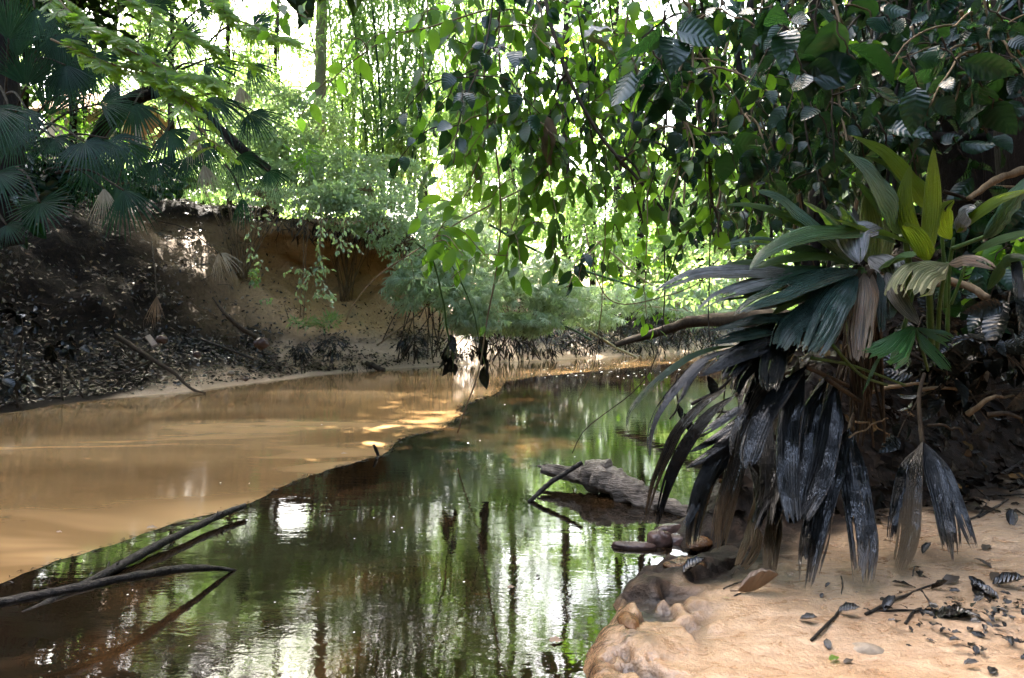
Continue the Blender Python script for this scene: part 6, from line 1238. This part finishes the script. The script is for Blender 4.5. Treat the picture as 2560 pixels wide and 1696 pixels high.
for k in range(30): bl_.append((rs.uniform(-15, -8.5), rs.uniform(-4, 15), rs.uniform(2.5, 11), 1.5, 1.6, 1.1))
for k in range(30): bl_.append((rs.uniform(5, 12), rs.uniform(-2, 12), rs.uniform(2.6, 10), 1.6, 1.6, 1.2))
cloud(ml, bl_, 22000, .42, rs, shell=.1)
n = 2600; a = rs.uniform(0, 6.2832, n); r_ = rs.rand(n)**.5*1.9; q = np.array([.9, 2.3, .5])+np.array([math.sin(math.radians(SUN_AZ))*math.cos(math.radians(SUN_EL)), math.cos(math.radians(SUN_AZ))*math.cos(math.radians(SUN_EL)), math.sin(math.radians(SUN_EL))])*rs.uniform(10, 12, (n, 1))
scatter(ml, T_LOW, q+np.c_[np.cos(a)*r_, np.sin(a)*r_, rs.normal(size=n)*.2], rs.normal(size=(n, 3))*np.array([1, 1, .4]), rs.normal(size=(n, 3))*.4+np.array([0, 0, 1]), .42)  # extra leaves set across the sun's path to shade the near sand
obj('forest', ml, M['shade_leaf'], kind='stuff', label='jungle leaf shell around the creek, mostly unseen, added to cut light', cat='forest')
# ================================================================== CAMERA, LIGHT
cam = bpy.data.cameras.new('camera'); co = bpy.data.objects.new('camera', cam); COL.objects.link(co)
cam.sensor_width = 36; cam.lens = F/2560*36; cam.clip_end = 1000; cam.clip_start = .02
co.location = (0, 0, CAMZ); co.rotation_euler = (math.radians(90), 0, 0)
cam.shift_y = -(848-HOR)/2560.0
cam.dof.use_dof = True; cam.dof.focus_distance = 3.6; cam.dof.aperture_fstop = 5.0
SC.camera = co
el, az = math.radians(SUN_EL), math.radians(SUN_AZ)
sd = Vector((math.sin(az)*math.cos(el), math.cos(az)*math.cos(el), math.sin(el)))
sun = bpy.data.lights.new('sun', 'SUN'); so = bpy.data.objects.new('sun', sun); COL.objects.link(so)
sun.energy = 5.0; sun.angle = math.radians(.5); sun.color = (1, .94, .84)
so.rotation_euler = (-sd).to_track_quat('-Z', 'Y').to_euler()
w = bpy.data.worlds.new('World'); SC.world = w; w.use_nodes = True; nt = w.node_tree; nt.nodes.clear()
sky = nt.nodes.new('ShaderNodeTexSky'); sky.sky_type = 'NISHITA'; sky.sun_disc = False
sky.sun_elevation = el; sky.sun_rotation = az; sky.dust_density = 6.0; sky.air_density = 1.5; sky.ozone_density = .2
bg = nt.nodes.new('ShaderNodeBackground'); bg.inputs[1].default_value = .15
wo = nt.nodes.new('ShaderNodeOutputWorld'); L(nt, sky.outputs[0], bg.inputs[0]); L(nt, bg.outputs[0], wo.inputs[0])
SC.view_settings.view_transform = 'Standard'; SC.view_settings.look = 'None'; SC.view_settings.exposure = 3.85; SC.view_settings.gamma = 1
SC.render.engine = 'CYCLES'; c = SC.cycles
c.max_bounces = 7; c.diffuse_bounces = 3; c.glossy_bounces = 3; c.transmission_bounces = 4; c.transparent_max_bounces = 12
c.use_denoising = True; c.caustics_reflective = False; c.caustics_refractive = False; c.sample_clamp_indirect = 6
